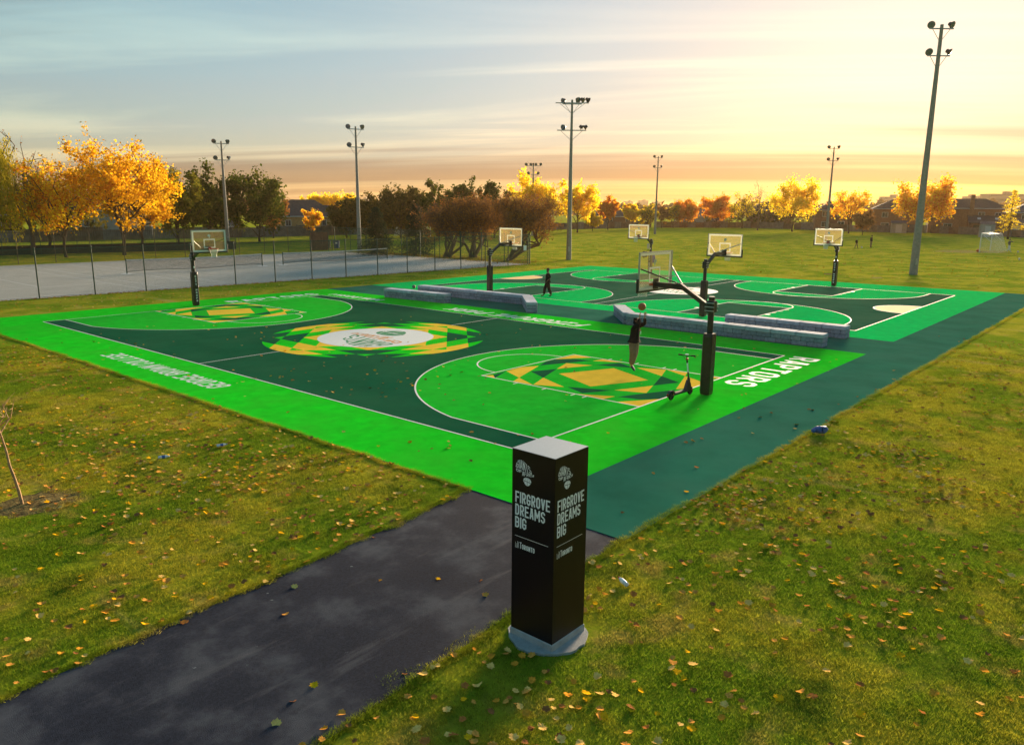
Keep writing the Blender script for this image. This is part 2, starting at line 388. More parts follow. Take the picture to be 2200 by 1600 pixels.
# ------------------------------------------------------------------ ground
def lawn_colour(t, world_pos=True):
    """the lawn's own tones: green sward, straw patches, worn earth"""
    g = node(t, 'ShaderNodeNewGeometry'); ln = t.links
    def noise(sc, det, vec=g.outputs['Position'], ro=.6):
        n = node(t, 'ShaderNodeTexNoise', i_Scale=sc, i_Detail=det, i_Roughness=ro); ln.new(vec, n.inputs['Vector']); return n.outputs['Fac']
    def mr(v, a, b, lo=0.0, hi=1.0):
        n = node(t, 'ShaderNodeMapRange', interpolation_type='SMOOTHSTEP'); n.inputs[1].default_value = a; n.inputs[2].default_value = b
        n.inputs[3].default_value = lo; n.inputs[4].default_value = hi; ln.new(v, n.inputs[0]); return n.outputs[0]
    def mx(f, a, b):
        n = node(t, 'ShaderNodeMix', data_type='RGBA'); ln.new(f, n.inputs[0])
        for s, v in ((6, a), (7, b)):
            if isinstance(v, tuple): n.inputs[s].default_value = (*v, 1)
            else: ln.new(v, n.inputs[s])
        return n.outputs[2]
    c = mx(mr(noise(.32, 5), .42, .60), (.21, .315, .016), (.48, .435, .032))
    c = mx(mr(noise(1.1, 6), .52, .70, 0, .85), c, (.54, .41, .085))
    c = mx(mr(noise(.7, 5, ro=.6), .54, .70, 0, .85), c, (.105, .17, .014))
    # worn strips along the mowing tracks beside the court
    mp = node(t, 'ShaderNodeMapping'); mp.inputs['Scale'].default_value = (1.1, .10, 1); ln.new(g.outputs['Position'], mp.inputs['Vector'])
    c = mx(mr(noise(1.0, 5, mp.outputs[0]), .60, .74, 0, .55), c, (.55, .42, .17))
    c = mx(mr(noise(9, 6, ro=.7), .3, .75, 0, .45), c, (.18, .19, .02))
    return c
gm = bpy.data.materials.new('lawn'); gm.use_nodes = True; t = gm.node_tree; b = t.nodes['Principled BSDF']
t.links.new(lawn_colour(t), b.inputs['Base Color']); b.inputs['Roughness'].default_value = 1.0; b.inputs['Specular IOR Level'].default_value = .0
g = node(t, 'ShaderNodeNewGeometry'); n = node(t, 'ShaderNodeTexNoise', i_Scale=14.0, i_Detail=8.0, i_Roughness=.75); t.links.new(g.outputs['Position'], n.inputs['Vector'])
bp = node(t, 'ShaderNodeBump', i_Strength=1.0, i_Distance=.06); t.links.new(n.outputs['Fac'], bp.inputs['Height']); t.links.new(bp.outputs[0], b.inputs['Normal'])
M['lawn'] = gm
gmb = MB(); gmb.poly([(-6000, -6000), (6000, -6000), (6000, 6000), (-6000, 6000)], 0.0)
ground = tag(gmb.build('ground', M['lawn']), kind='structure')

# asphalt path leading to the court
pm = MB()
left = [(-2.42, -.84), (-3.6, -.98), (-5.9, -1.19), (-8.0, -1.28), (-10, -1.46), (-14, -1.8), (-30, -2.9)]
right = [(-2.42, -4.27), (-3.5, -4.29), (-6.6, -4.5), (-10, -4.75), (-14, -5.1), (-30, -6.4)]
def rough_edge(pts, step=.11, amp=.018):
    out = []
    for a, c in zip(pts[:-1], pts[1:]):
        k = max(1, int(math.dist(a, c)/step))
        for i in range(k):
            f = i/k; out.append((a[0]+(c[0]-a[0])*f, a[1]+(c[1]-a[1])*f+random.uniform(-amp, amp)))
    return out+[pts[-1]]
pm.prism(rough_edge(right)[::-1]+rough_edge(left), -.05, .012)
path = tag(pm.build('path', M['asphalt']), kind='structure')
# dust, tyre marks and old paint drips on the asphalt
t = M['asphalt'].node_tree; b = t.nodes['Principled BSDF']; src = b.inputs['Base Color'].links[0].from_socket; co = node(t, 'ShaderNodeNewGeometry')
def path_layer(src, sx, sy, sc, lo, hi, fac, col, rz=0.0):
    mp = node(t, 'ShaderNodeMapping'); mp.inputs['Scale'].default_value = (sx, sy, 1); mp.inputs['Rotation'].default_value = (0, 0, rz); t.links.new(co.outputs['Position'], mp.inputs['Vector'])
    n = node(t, 'ShaderNodeTexNoise', i_Scale=sc, i_Detail=6.0, i_Roughness=.65); t.links.new(mp.outputs[0], n.inputs['Vector'])
    r = node(t, 'ShaderNodeMapRange', interpolation_type='SMOOTHSTEP'); r.inputs[1].default_value = lo; r.inputs[2].default_value = hi; r.inputs[4].default_value = fac; t.links.new(n.outputs['Fac'], r.inputs[0])
    mx = node(t, 'ShaderNodeMix', data_type='RGBA'); t.links.new(r.outputs[0], mx.inputs[0]); t.links.new(src, mx.inputs[6]); mx.inputs[7].default_value = (*col, 1); return mx.outputs[2]
src = path_layer(src, 1, 1, .9, .46, .68, .75, (.085, .095, .115)); src = path_layer(src, .25, 1.6, 1.4, .55, .70, .5, (.11, .115, .13), .15)
src = path_layer(src, 1, 1, 2.4, .60, .72, .5, (.012, .014, .022)); src = path_layer(src, 1, 1, 5.5, .70, .74, .7, (.26, .32, .34))
t.links.new(src, b.inputs['Base Color'])

# ------------------------------------------------------------------ courts
X0, X1, Y0, Y1 = -2.42, 46.9, -4.3, 30.9
sb = MB(); sb.prism([(X0, Y0), (X1, Y0), (X1, Y1), (X0, Y1)], -.10, .020)
court = tag(sb.build('basketball_court', M['slab']), kind='structure')
Z1, Z2, Z3, Z4, Z5, Z6 = .0212, .0224, .0236, .0248, .0260, .0285   # thin coats of paint
def rect(mb, x0, y0, x1, y1, z): mb.poly([(x0, y0), (x1, y0), (x1, y1), (x0, y1)], z)
p = MB(); rect(p, X0+.01, -2.1, 17.5, Y1-.01, Z1); p.build('court_border', M['bright'], court)
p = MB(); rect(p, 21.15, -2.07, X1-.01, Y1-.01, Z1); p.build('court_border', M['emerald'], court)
p = MB(); rect(p, 0, 0, 15.1, 28.1, Z2); p.build('playing_floor', M['darkgreen'], court)
C2 = (23.1, 42.75)
p = MB(); rect(p, C2[0], 0, C2[1], 28.0, Z2); p.build('playing_floor', M['floor2'], court)
LW = .05
def lines(name, items, z, w=LW, mt='line', par=court):
    mb = MB()
    for k, (pts, closed) in enumerate(items):
        for q in ribbon2d(pts, w, closed): mb._add([(v.x, v.y, z+.0003*(k % 5)) for v in q], [(0, 1, 2, 3)])
    return mb.build(name, M[mt], par)
def arc(cx, cy, r, a0, a1, n=48): return [(cx+r*math.cos(a0+(a1-a0)*i/n), cy+r*math.sin(a0+(a1-a0)*i/n)) for i in range(n+1)]
h = LW/2
lines('boundary_line', [([(h, h), (15.1-h, h), (15.1-h, 28.1-h), (h, 28.1-h)], True)], Z5)
CX = 7.55
lines('halfway_line', [([(LW, 14.05), (CX-4.42, 14.05)], False), ([(CX+4.42, 14.05), (15.1-LW, 14.05)], False)], Z5)
# painted triangles inside the key, turned about its centre
KEYP = [('gold', [(-1.42, 2.80), (-.60, 2.86), (-.04, 2.56), (-1.88, 1.87)]), ('dark', [(-.91, 2.19), (-.01, 1.81), (-1.37, 1.31)]),
        ('gold', [(.97, 2.16), (1.28, 1.28), (-.01, 1.81)]), ('gold', [(-1.37, 1.31), (-1.96, .05), (-2.35, .92)]),
        ('gold', [(-1.88, 1.87), (-2.36, .92), (-2.42, 1.66)]), ('gold', [(-2.42, 2.86), (-2.15, 2.72), (-2.42, 2.40)]),
        ('dark', [(-2.15, 2.72), (-1.42, 2.80), (-2.42, 2.40)]), ('dark', [(.03, 2.58), (.72, 2.84), (1.26, 2.86), (1.76, 2.41), (1.92, 1.79)]),
        ('gold', [(1.26, 2.86), (2.42, 2.86), (2.42, 2.10)]), ('gold', [(1.92, 1.72), (2.42, 1.64), (2.42, .75)]),
        ('dark', [(1.37, 1.24), (2.23, .81), (1.88, .01)])]
def full_end(yb, s):
    """one end of the long court: base line at yb, court runs in direction s"""
    T = lambda u, w: (CX+u*s, yb+w*s)
    e = math.sqrt(6.75**2-6.6**2); a = math.asin(e/6.75)
    ar = [(6.75*math.cos(a+(math.pi-2*a)*i/56), 1.575+6.75*math.sin(a+(math.pi-2*a)*i/56)) for i in range(57)]
    tp = [(6.6, LW)]+ar+[(-6.6, LW)]
    m3 = MB(); m3.poly([T(u, w) for u, w in tp], Z3); m3.build('three_point_area', M['keygreen'], court)
    lines('three_point_line', [([T(u, w) for u, w in tp], False)], Z5+.0012)
    lines('key_line', [([T(2.45, LW), T(2.45, 5.8), T(-2.45, 5.8), T(-2.45, LW)], False), ([T(1.8*math.cos(q), 5.83+1.8*math.sin(q)) for q in [math.pi*i/32 for i in range(33)]], False)] +
          [([T(sg*2.47, w), T(sg*2.68, w)], False) for sg in (-1, 1) for w in (1.75, 2.15, 3.2, 4.3)], Z5+.0012)
    g_, d_ = MB(), MB()
    g_.poly([T(*q) for q in [(-.56, 2.87+1.31), (1.37, 2.87+.49), (.56, 2.87-1.31), (-1.37, 2.87-.49)]], Z4)
    for kind, pl in KEYP:
        for r in (1, -1):
            (g_ if kind == 'gold' else d_).poly([T(q[0]*r, 2.87+q[1]*r) for q in pl], Z4)
    g_.build('key_triangle', M['gold'], court); d_.build('key_triangle', M['darkgreen'], court)
full_end(0.0, 1); full_end(28.1, -1)
# centre pattern: two sets of nested squares cut a disc into coloured cells
def split(poly, n, dd):
    a, b_ = [], []
    k = len(poly)
    for i in range(k):
        p, q = poly[i], poly[(i+1) % k]; sp = p[0]*n[0]+p[1]*n[1]-dd; sq = q[0]*n[0]+q[1]*n[1]-dd
        if sp >= 0: a.append(p)
        if sp <= 0: b_.append(p)
        if sp*sq < 0:
            f = sp/(sp-sq); r = (p[0]+(q[0]-p[0])*f, p[1]+(q[1]-p[1])*f); a.append(r); b_.append(r)
    return [x for x in (a, b_) if len(x) > 2]
CCX, CCY = 7.55, 13.95
cells = [arc(0, 0, 4.42, 0, 2*math.pi, 96)[:-1]]
s2 = math.sqrt(.5)
for th in (2.07, 2.88, 3.71):
    for nrm in ((1, 0), (-1, 0), (0, 1), (0, -1), (s2, s2), (-s2, s2), (s2, -s2), (-s2, -s2)):
        cells = [q for c in cells for q in split(c, nrm, th)]
pat = {'gold': MB(), 'bright': MB()}
band = lambda v: 0 if v < 2.07 else 1 if v < 2.88 else 2 if v < 3.71 else 3
TAB = {(1, 0): 'gold', (0, 1): 'gold', (0, 2): 'gold', (1, 1): 'bright', (1, 2): 'gold', (1, 3): 'bright', (2, 2): 'bright', (2, 3): 'gold', (3, 1): 'bright', (3, 3): 'bright'}
for c in cells:
    mx_, my_ = sum(q[0] for q in c)/len(c), sum(q[1] for q in c)/len(c)
    kA = band(max(abs(mx_-my_)*s2, abs(mx_+my_)*s2)); kB = band(max(abs(mx_), abs(my_)))
    w = TAB.get((kA, kB))
    if w: pat[w].poly([(CCX+q[0], CCY+q[1]) for q in c], Z4)
pat['gold'].build('centre_pattern', M['gold'], court); pat['bright'].build('centre_pattern', M['bright'], court)
# emblem: block letters fitted into the outline of Africa with a ball at the foot
def africa(scale, org, right, up, nrm, mats, names, parent, dz=.0003):
    top = lambda u: .93+.08*math.sin(math.pi*min(1, u*1.25+.05))-.10*max(0, u-.55)*2.2 if u > .06 else .86
    bot = lambda u: .66-.12*u
    def row(text, x0, x1, bt, tp, t):
        n = len(text.replace(' ', '')) ; RH = .40; q, wd = letters(text, RH, 1/len(text), t, .6)
        o = []
        for quad, k in q:
            w = []
            for p in quad:
                u = min(1.0, max(0.0, p.x/wd)); v = p.y/RH
                w.append(Vector((x0(v)+(x1(v)-x0(v))*u, bt(u)+(tp(u)-bt(u))*v))*scale)
            o.append((w, k))
        return o
    r1 = row('GIANTS', lambda v: .02+.05*v, lambda v: .86-.14*v, bot, top, .040)
    r2 = row('OF', lambda v: .06-.02*v, lambda v: .33, lambda u: .50-.04*u, lambda u: .62-.04*u, .095)
    r3 = row('AFRICA', lambda v: .36, lambda v: .93+.06*v, lambda u: .37+.07*u, lambda u: .57-.04*u, .042)
    m1, m2, m3 = MB(), MB(), MB()
    place(m1, r1, org, right, up, nrm, dz); place(m2, r2+r3, org, right, up, nrm, dz)
    # ball: outline tapering downwards, seams left open
    def edge(f): return .62-.23*math.cos(f)*(1 if math.cos(f) > 0 else .92), .20+.17*math.sin(f)
    outl = []
    for i in range(40):
        f = 2*math.pi*i/40; yy = math.sin(f); xx = math.cos(f)*.205*(1 if yy > 0 else (1-.32*(-yy)))
        outl.append((.62+xx, .195+yy*(.155 if yy > 0 else .195)))
    parts = [outl]
    cuts = [((1, .0), .62), ((.12, 1), .255), ((1, .55), .86), ((1, -.55), .385)]
    for (nx, ny), dd in cuts: parts = [q for c in parts for q in split(c, (nx, ny), dd)]
    for c in parts:
        gx, gy = sum(q[0] for q in c)/len(c), sum(q[1] for q in c)/len(c)
        rr = [(gx+(q[0]-gx)*.90, gy+(q[1]-gy)*.90) for q in c]
        V = [Vector(org)+Vector(right)*(q[0]*scale)+Vector(up)*(q[1]*scale) for q in rr]
        m3._add(V, [tuple(range(len(V)))])
    for mb, mt, nm in zip((m1, m2, m3), mats, names): mb.build(nm, mt, parent)
def disc(name, x, y, r, z, mt, parent=court):
    mb = MB(); mb.poly(arc(x, y, r, 0, 2*math.pi, 72)[:-1], z); return mb.build(name, M[mt], parent)
disc('centre_disc', CCX, CCY, 2.33, Z4+.0012, 'line')
africa(3.55, (9.30, 12.05, Z6), (0, 1, 0), (-1, 0, 0), (0, 0, 1), (M['logogreen'], M['logoorange'], M['logogreen']), ('emblem_lettering', 'emblem_lettering', 'emblem_ball'), court)
# second court: two half courts each side of a halfway line
def half_end(xb, s, yc):
    T = lambda u, w: (xb+w*s, yc+u)
    e = 1.575; ar = [(6.02*math.cos(math.pi*i/48), e+6.02*math.sin(math.pi*i/48)) for i in range(49)]
    tp = [(6.02, LW)]+ar+[(-6.02, LW)]
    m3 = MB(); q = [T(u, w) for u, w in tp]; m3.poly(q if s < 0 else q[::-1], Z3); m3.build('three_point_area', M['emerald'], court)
    kk = MB(); q = [T(-1.83, LW), T(1.83, LW), T(1.83, 5.8), T(-1.83, 5.8)]; kk.poly(q if s < 0 else q[::-1], Z4); kk.build('key', M['floor2'], court)
    lines('three_point_line', [([T(u, w) for u, w in tp], False)], Z5+.0012)
    lines('key_line', [([T(1.83, LW), T(1.83, 5.8), T(-1.83, 5.8), T(-1.83, LW)], False), ([T(1.83*math.cos(f), 5.83+1.83*math.sin(f)) for f in [math.pi*i/32 for i in range(33)]], False)], Z5+.0012)
    bl = MB()
    for sg in (-1, 1):
        for w, wd in ((2.3, .30), (3.2, .07), (4.1, .07), (4.9, .07)):
            q = [T(sg*1.86, w), T(sg*2.08, w), T(sg*2.08, w+wd), T(sg*1.86, w+wd)]
            nn = (Vector(q[1])-Vector(q[0])).cross(Vector(q[2])-Vector(q[1]))
            bl.poly(q if nn > 0 else q[::-1], Z5+.0024)
    bl.build('lane_block', M['line'], court)
for yc in (7.0, 21.0): half_end(C2[0], 1, yc); half_end(C2[1], -1, yc+.45)
lines('boundary_line', [([(C2[0]+h, h), (C2[1]-h, h), (C2[1]-h, 28-h), (C2[0]+h, 28-h)], True)], Z5)
lines('halfway_line', [([(C2[0]+LW, 14), (C2[1]-LW, 14.4)], False)], Z5)
MIDX = 32.9
for y, a0 in ((LW, 0.0), (28-LW, math.pi)):
    mb = MB(); mb.poly(arc(MIDX, y, 1.93, a0, a0+math.pi, 40), Z4); mb.build('end_semicircle', M['tan'], court)
    lines('end_semicircle_line', [(arc(MIDX, y, 1.95, a0, a0+math.pi, 40), False)], Z5+.0012)
disc('centre_disc', MIDX, 14.0, 2.4, Z5+.0036, 'line')
africa(3.5, (34.7, 12.1, Z6+.0025), (0, 1, 0), (-1, 0, 0), (0, 0, 1), (M['logogreen'], M['logoorange'], M['logogreen']), ('emblem_lettering', 'emblem_lettering', 'emblem_ball'), court)
# words painted on the borders
def floor_text(text, org, right, up, hgt, length, thick, name, slant=0.0, serif=False, ch=.8, gapf=.16):
    q, wd = letters(text, hgt, 1.0, thick, ch, slant, serif, gapf)
    q, wd = letters(text, hgt, (length-slant*hgt)/wd, thick, ch, slant, serif, gapf)
    mb = MB(); place(mb, q, org, right, up, (0, 0, 1)); return mb.build(name, M['line'], court)
floor_text('GEORGE BROWN COLLEGE', (-.88, 10.25, Z2), (0, 1, 0), (-1, 0, 0), .68, 7.75, .090, 'lettering', slant=.22, ch=1.0)
floor_text('FIRGROVE PARK', (16.50, 9.55, Z2), (0, 1, 0), (-1, 0, 0), .92, 8.85, .155, 'lettering', slant=.22, serif=True)
floor_text('RAPTORS', (15.2, -.30, Z2), (-1, 0, 0), (0, -1, 0), .94, 5.85, .155, 'lettering', gapf=.27)
floor_text('RAPTORS', (9.55, 28.5, Z2), (1, 0, 0), (0, 1, 0), .92, 5.75, .165, 'lettering', gapf=.24)
floor_text('MOH ROSH I', (16.2, 23.6, Z2), (0, 1, 0), (-1, 0, 0), .62, 4.6, .14, 'lettering', slant=.1)

# ------------------------------------------------------------------ black marker pillar
PX0, PX1, PY0, PY1, PH = -5.72, -5.07, -5.385, -4.74, 2.44
pil = tag(empty('marker_pillar', ((PX0+PX1)/2, (PY0+PY1)/2, 0)), 'tall black square marker pillar with white lettering on a concrete base', 'pillar')
pc = pil.location
def loc(o): return o
def pbuild(mb, name, mt):
    mb.v = [(x-pc.x, y-pc.y, z-pc.z) for x, y, z in mb.v]; return mb.build(name, mt, pil)
M['pillar'] = mat('black_panel', (.006, .0045, .0065), .35, var=.15, vs=5, spec=.3, bump=.03, bs=3)
M['captop'] = mat('cap_sheet', (.50, .54, .56), .45, metal=.3, var=.04, vs=20)
cxp, cyp = pc.x, pc.y
pbuild(MB().chbox((cxp, cyp, (.112+PH)/2), (PX1-PX0, PY1-PY0, PH-.112), .004), 'body', M['pillar'])
pbuild(MB().box((cxp, cyp, PH+.002), (PX1-PX0-.006, PY1-PY0-.006, .004)), 'top_cap', M['captop'])
pb = MB(); pb.chbox((cxp, cyp, .06), (.675, .67, .12), .012)
pbuild(pb, 'plinth', M['concrete'])
disc_pts = [(cxp-.01+(.495+random.uniform(-.018, .018))*math.cos(2*math.pi*i/36), cyp-.02+(.495+random.uniform(-.018, .018))*math.sin(2*math.pi*i/36)) for i in range(36)]
pbuild(MB().prism(disc_pts, -.05, .034), 'footing', M['concrete'])
for face in (0, 1):
    if face == 0: base, rt, nr = Vector((PX0-.0015, PY1, 0)), Vector((0, -1, 0)), Vector((-1, 0, 0))
    else: base, rt, nr = Vector((PX0, PY0-.0015, 0)), Vector((1, 0, 0)), Vector((0, -1, 0))
    up = Vector((0, 0, 1)); rel = base-Vector(pc)
    for txt, z, ln in (('FIRGROVE', 1.782, .525), ('DREAMS', 1.622, .455), ('BIG', 1.462, .175)):
        q, wd = letters(txt, .142, 1.0, .021, .75); q, wd = letters(txt, .142, ln/wd, .021, .75)
        mb = MB(); place(mb, q, rel+rt*.055+up*z, rt, up, nr, .0002); mb.build('lettering', M['print'], pil)
    mb = MB(); a = rel+rt*.055+up*1.352; mb._add([a, a+rt*.51, a+rt*.51+up*.0055, a+up*.0055], [(0, 1, 2, 3)]); mb.build('rule_line', M['print'], pil)
    q, wd = letters('T', .082, .036, .011); q2, w2 = letters('ORONTO', .064, .0335, .0105)
    q += [([v+Vector((.036, .0)) for v in qq], k) for qq, k in q2]
    mb = MB(); place(mb, q, rel+rt*.130+up*1.205, rt, up, nr, .0002); mb.build('lettering', M['print'], pil)
    mb = MB()    # the two curved towers
    tw = [[(0, 0), (.004, .03), (.002, .066)], [(.022, 0), (.024, .04), (.026, .052)], [(.0, .0), (.022, .0)], [(.038, 0), (.040, .045), (.038, .086)], [(.046, 0), (.047, .05), (.046, .075)], [(.038, 0), (.046, 0)]]
    place(mb, [(qq, k) for k, pl in enumerate(tw) for qq in ribbon2d(pl, .005)], rel+rt*.062+up*1.205, rt, up, nr, .0002); mb.build('tower_mark', M['print'], pil)
    africa(.30, rel+rt*.05+up*2.02, rt, up, nr, (M['print'],)*3, ('emblem_lettering', 'emblem_lettering', 'emblem_ball'), pil, .0002)

# ------------------------------------------------------------------ basketball hoops
def make_hoop(arm, inner_wrinkle=1):
    root = empty('basketball_hoop')
    # pole, local +Y towards the court
    mb = MB(); mb.cyl((0, 0, 0), (0, 0, 2.80), .084, n=20); mb.build('pole', M['blackmetal'], root)
    cp = MB(); cp.cyl((0, 0, 2.8005), (0, 0, 2.815), .080, n=20); cp.build('pole_cap', M['galv'], root)
    pad = MB(); prof = []
    for i in range(19):
        z = .02+i*.0975; w = .150+random.uniform(-.002, .002)
        if i in (0, 18): w -= .012
        ring = []
        for kx, ky in ((-1, -.75), (-.75, -1), (.75, -1), (1, -.75), (1, .75), (.75, 1), (-.75, 1), (-1, .75)): ring.append((kx*w+random.uniform(-.002, .002), ky*w+random.uniform(-.002, .002), z))
        prof.append(ring)
    V = [p for r in prof for p in r]; F = [(i*8+j, i*8+(j+1) % 8, (i+1)*8+(j+1) % 8, (i+1)*8+j) for i in range(18) for j in range(8)]+[tuple(reversed(range(8))), tuple(18*8+j for j in range(8))]
    pad._add(V, F); po = pad.build('pole_pad', M['pad'], root)
    for i, ch in enumerate('CITY HOOPS'):
        if ch == ' ': continue
        g, wd = letters(ch, .098, .105, .026, .7, serif_i=True)
        tx = MB(); place(tx, [([v+Vector((-wd/2, 1.50-i*.142)) for v in qq], k) for qq, k in g], (0, .160, 0), (-1, 0, 0), (0, 0, 1), (0, 1, 0), .0004); tx.build('letter', M['print'], po)
    st = MB(); st.box((0, .0865, 2.02), (.07, .006, .11)); st.build('sticker', M['print'], root)
    # clamp collar
    cl = MB(); cl.chbox((0, 0, 2.53), (.235, .235, .34), .02); co = cl.build('clamp', M['blackmetal'], root)
    for z in (2.42, 2.53, 2.64):
        for sx in (-1, 1): MB().cyl((sx*.121, -.14, z), (sx*.121, .14, z), .011, n=6).build('clamp_bolt', M['steel'], co)
    # arm: rises from the clamp, then runs level to the board
    am = MB()
    path_ = [(.10, 2.46), (.10, 2.60), (.95, 3.10), (arm-.06, 3.10), (arm-.06, 2.96), (.90, 2.93)]
    V = [(sx*.062, y, z) for sx in (-1, 1) for y, z in path_]
    am._add(V, [(0, 1, 2, 5), (5, 2, 3, 4), (11, 8, 7, 6), (10, 9, 8, 11)]+[(i, (i+1) % 6+0, 6+(i+1) % 6, 6+i) for i in range(6)])
    am.box((0, arm-.045, 3.05), (.26, .03, .30)); am.build('arm', M['blackmetal'], root)
    for sx in (-1, 1):
        br = MB(); br.cyl((sx*.05, .98, 3.09), (sx*.88, arm-.05, 3.52), .021, n=8); br.build('brace', M['blackmetal'] if sx < 0 else M['galv'], root)  # one strut takes grey steel, its reflected light put into the colour
    # board
    bd = empty('backboard'); bd.parent = root; bd.location = (0, arm, 3.435)
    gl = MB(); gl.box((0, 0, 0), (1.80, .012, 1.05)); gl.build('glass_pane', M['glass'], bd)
    fr = MB()
    for c, s_ in (((0, -.02, .536), (1.86, .045, .025)), ((0, -.02, -.536), (1.86, .045, .025)), ((-.917, -.02, 0), (.026, .045, 1.047)), ((.917, -.02, 0), (.026, .045, 1.047))): fr.box(c, s_)
    fr.build('board_frame', M['galv'], bd)
    wb = MB()
    for c, s_ in (((0, .0075, .485), (1.79, .002, .075)), ((0, .0075, -.485), (1.79, .002, .075)), ((-.857, .0075, 0), (.075, .002, .893)), ((.857, .0075, 0), (.075, .002, .893))): wb.box(c, s_)
    wb.build('white_border', M['film'], bd)
    wq = MB()
    for c, s_ in (((0, .0075, .075), (.61, .002, .055)), ((0, .0075, -.33), (.61, .002, .055)), ((-.278, .0075, -.1275), (.054, .002, .349)), ((.278, .0075, -.1275), (.054, .002, .349))): wq.box(c, s_)
    wq.build('target_square', M['film'], bd)
    ep = MB()
    for c, s_ in (((0, 0, -.575), (1.90, .075, .055)), ((-.945, 0, -.40), (.05, .075, .40)), ((.945, 0, -.40), (.05, .075, .40))): ep.chbox(c, s_, .012)
    ep.build('edge_pad', M['blackmetal'], bd)
    af = MB(); out_ = [(-.07, .20), (-.075, .27), (-.04, .31), (.02, .315), (.06, .28), (.085, .235), (.06, .215), (.05, .17), (.035, .13), (.01, .11), (-.005, .13), (-.01, .18), (-.03, .20)]
    af._add([(-x, .0075, z+.02) for x, z in out_], [tuple(range(len(out_)))]); af.build('emblem', M['white'], bd)
    # rim and net
    rm = MB(); rm.tube([(.225*math.cos(2*math.pi*i/28), arm+.385+.225*math.sin(2*math.pi*i/28), 3.05) for i in range(28)], .011, 6, closed=True)
    rm.box((0, arm+.075, 3.03), (.12, .14, .10)); rm.box((0, arm+.012, 3.03), (.15, .02, .19))
    ri = rm.build('rim', M['rim'], root)
    rings = [(.222, 3.04), (.19, 2.94), (.155, 2.84), (.135, 2.74), (.14, 2.64)]
    quads = []
    for (r0, z0), (r1, z1) in zip(rings[:-1], rings[1:]):
        for i in range(16):
            a0, a1 = 2*math.pi*i/16, 2*math.pi*(i+1)/16
            P = lambda r, a_, z: (r*math.cos(a_), arm+.385+r*math.sin(a_), z)
            quads.append([P(r1, a0, z1), P(r1, a1, z1), P(r0, a1, z0), P(r0, a0, z0)])
    sheet('net', quads, M['hoopnet'], ri)
    return root
HG = 'basketball hoops around the two courts'
hoops = [((7.6, -.65), 0, 1.85, 'tall black hoop beside the parked scooter, nearest to the pillar'),
         ((7.6, 28.75), 180, 1.85, 'hoop standing nearest the tennis fence, left of both stone walls'),
         ((22.28, 21.1), -90, 1.92, 'hoop behind the bent stone wall, next to the man in black'),
         ((22.62, 7.15), -90, 2.0, 'hoop behind the long stone wall, half hidden by the nearest pole'),
         ((43.45, 7.75), 90, 1.95, 'far side hoop standing alone at the edge of the playing field'),
         ((43.2, 22.4), 90, 2.0, 'far side hoop with bags hung on its padded pole')]
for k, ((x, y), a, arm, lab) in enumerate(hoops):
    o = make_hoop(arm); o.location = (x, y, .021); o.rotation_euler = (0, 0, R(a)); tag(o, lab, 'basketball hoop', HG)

# ------------------------------------------------------------------ low walls of stone blocks
BLK = {}
def block_mesh(ln, th, hh, cap, v):
    key = (ln, th, hh, cap, v)
    if key not in BLK:
        mb = MB(); mb.chbox((0, 0, 0), (ln-.020, th, hh-.018), .013)
        mb.v = [(x, y+random.uniform(-.006, .006), z+random.uniform(-.003, .003)) for x, y, z in mb.v]
        BLK[key] = mb.mesh('block', M['capstone'] if cap else M['blockstone'])
    return BLK[key]
def make_wall(pts, label):
    root = tag(empty('stone_wall', (pts[0][0], pts[0][1], .021)), label, 'wall', 'low stone seat walls between the courts')
    TH, CH = .56, .175
    core = MB()
    for a, c in zip(pts[:-1], pts[1:]):
        a, c = Vector(a), Vector(c); d = c-a; ang = math.atan2(d.y, d.x); L_ = d.length
        rot = Matrix.Rotation(ang, 3, 'Z'); mid = (a+c)/2-Vector(pts[0])
        core.box((mid.x, mid.y, CH*1.5-.01), (L_-.08, TH-.09, CH*3-.05), rot)
        for row in range(3):
            x = 0.0 if row != 1 else -.17; z = CH*(row+.5)
            opts = (1.10, .95, 1.0) if row == 2 else (.52, .40, .62, .46)
            first = True
            while x < L_-.02:
                ln = random.choice(opts)
                x0 = max(x, 0); x1 = x+ln
                if L_-x1 < .18: x1 = L_
                ln_ = round(x1-x0, 2)
                pp = a-Vector(pts[0])+d.normalized()*((x0+x1)/2)
                th = TH+(.02 if row == 2 else 0)+random.choice((-.012, 0, .008))
                o = link('block', block_mesh(ln_, round(th, 3), CH, row == 2, random.randint(0, 3)), root)
                o.location = (pp.x, pp.y, z); o.rotation_euler = (0, 0, ang+random.uniform(-.008, .008)+(math.pi if random.random() < .5 else 0))
                x = x1
    core.build('core', M['mortar'], root)
    return root
make_wall([(17.32, 24.75), (17.62, 20.0)], 'short straight grey stone wall nearest the tennis fence')
make_wall([(19.95, 24.7), (20.22, 16.45), (17.78, 14.12)], 'long grey stone wall with a bent end, in front of the man in black')
make_wall([(17.92, -.45), (17.92, 8.45), (20.15, 10.45)], 'long grey stone wall with a bent end, behind the jumping player')
make_wall([(20.72, -.4), (20.72, 4.95)], 'short straight grey stone wall beside the dark green walkway')

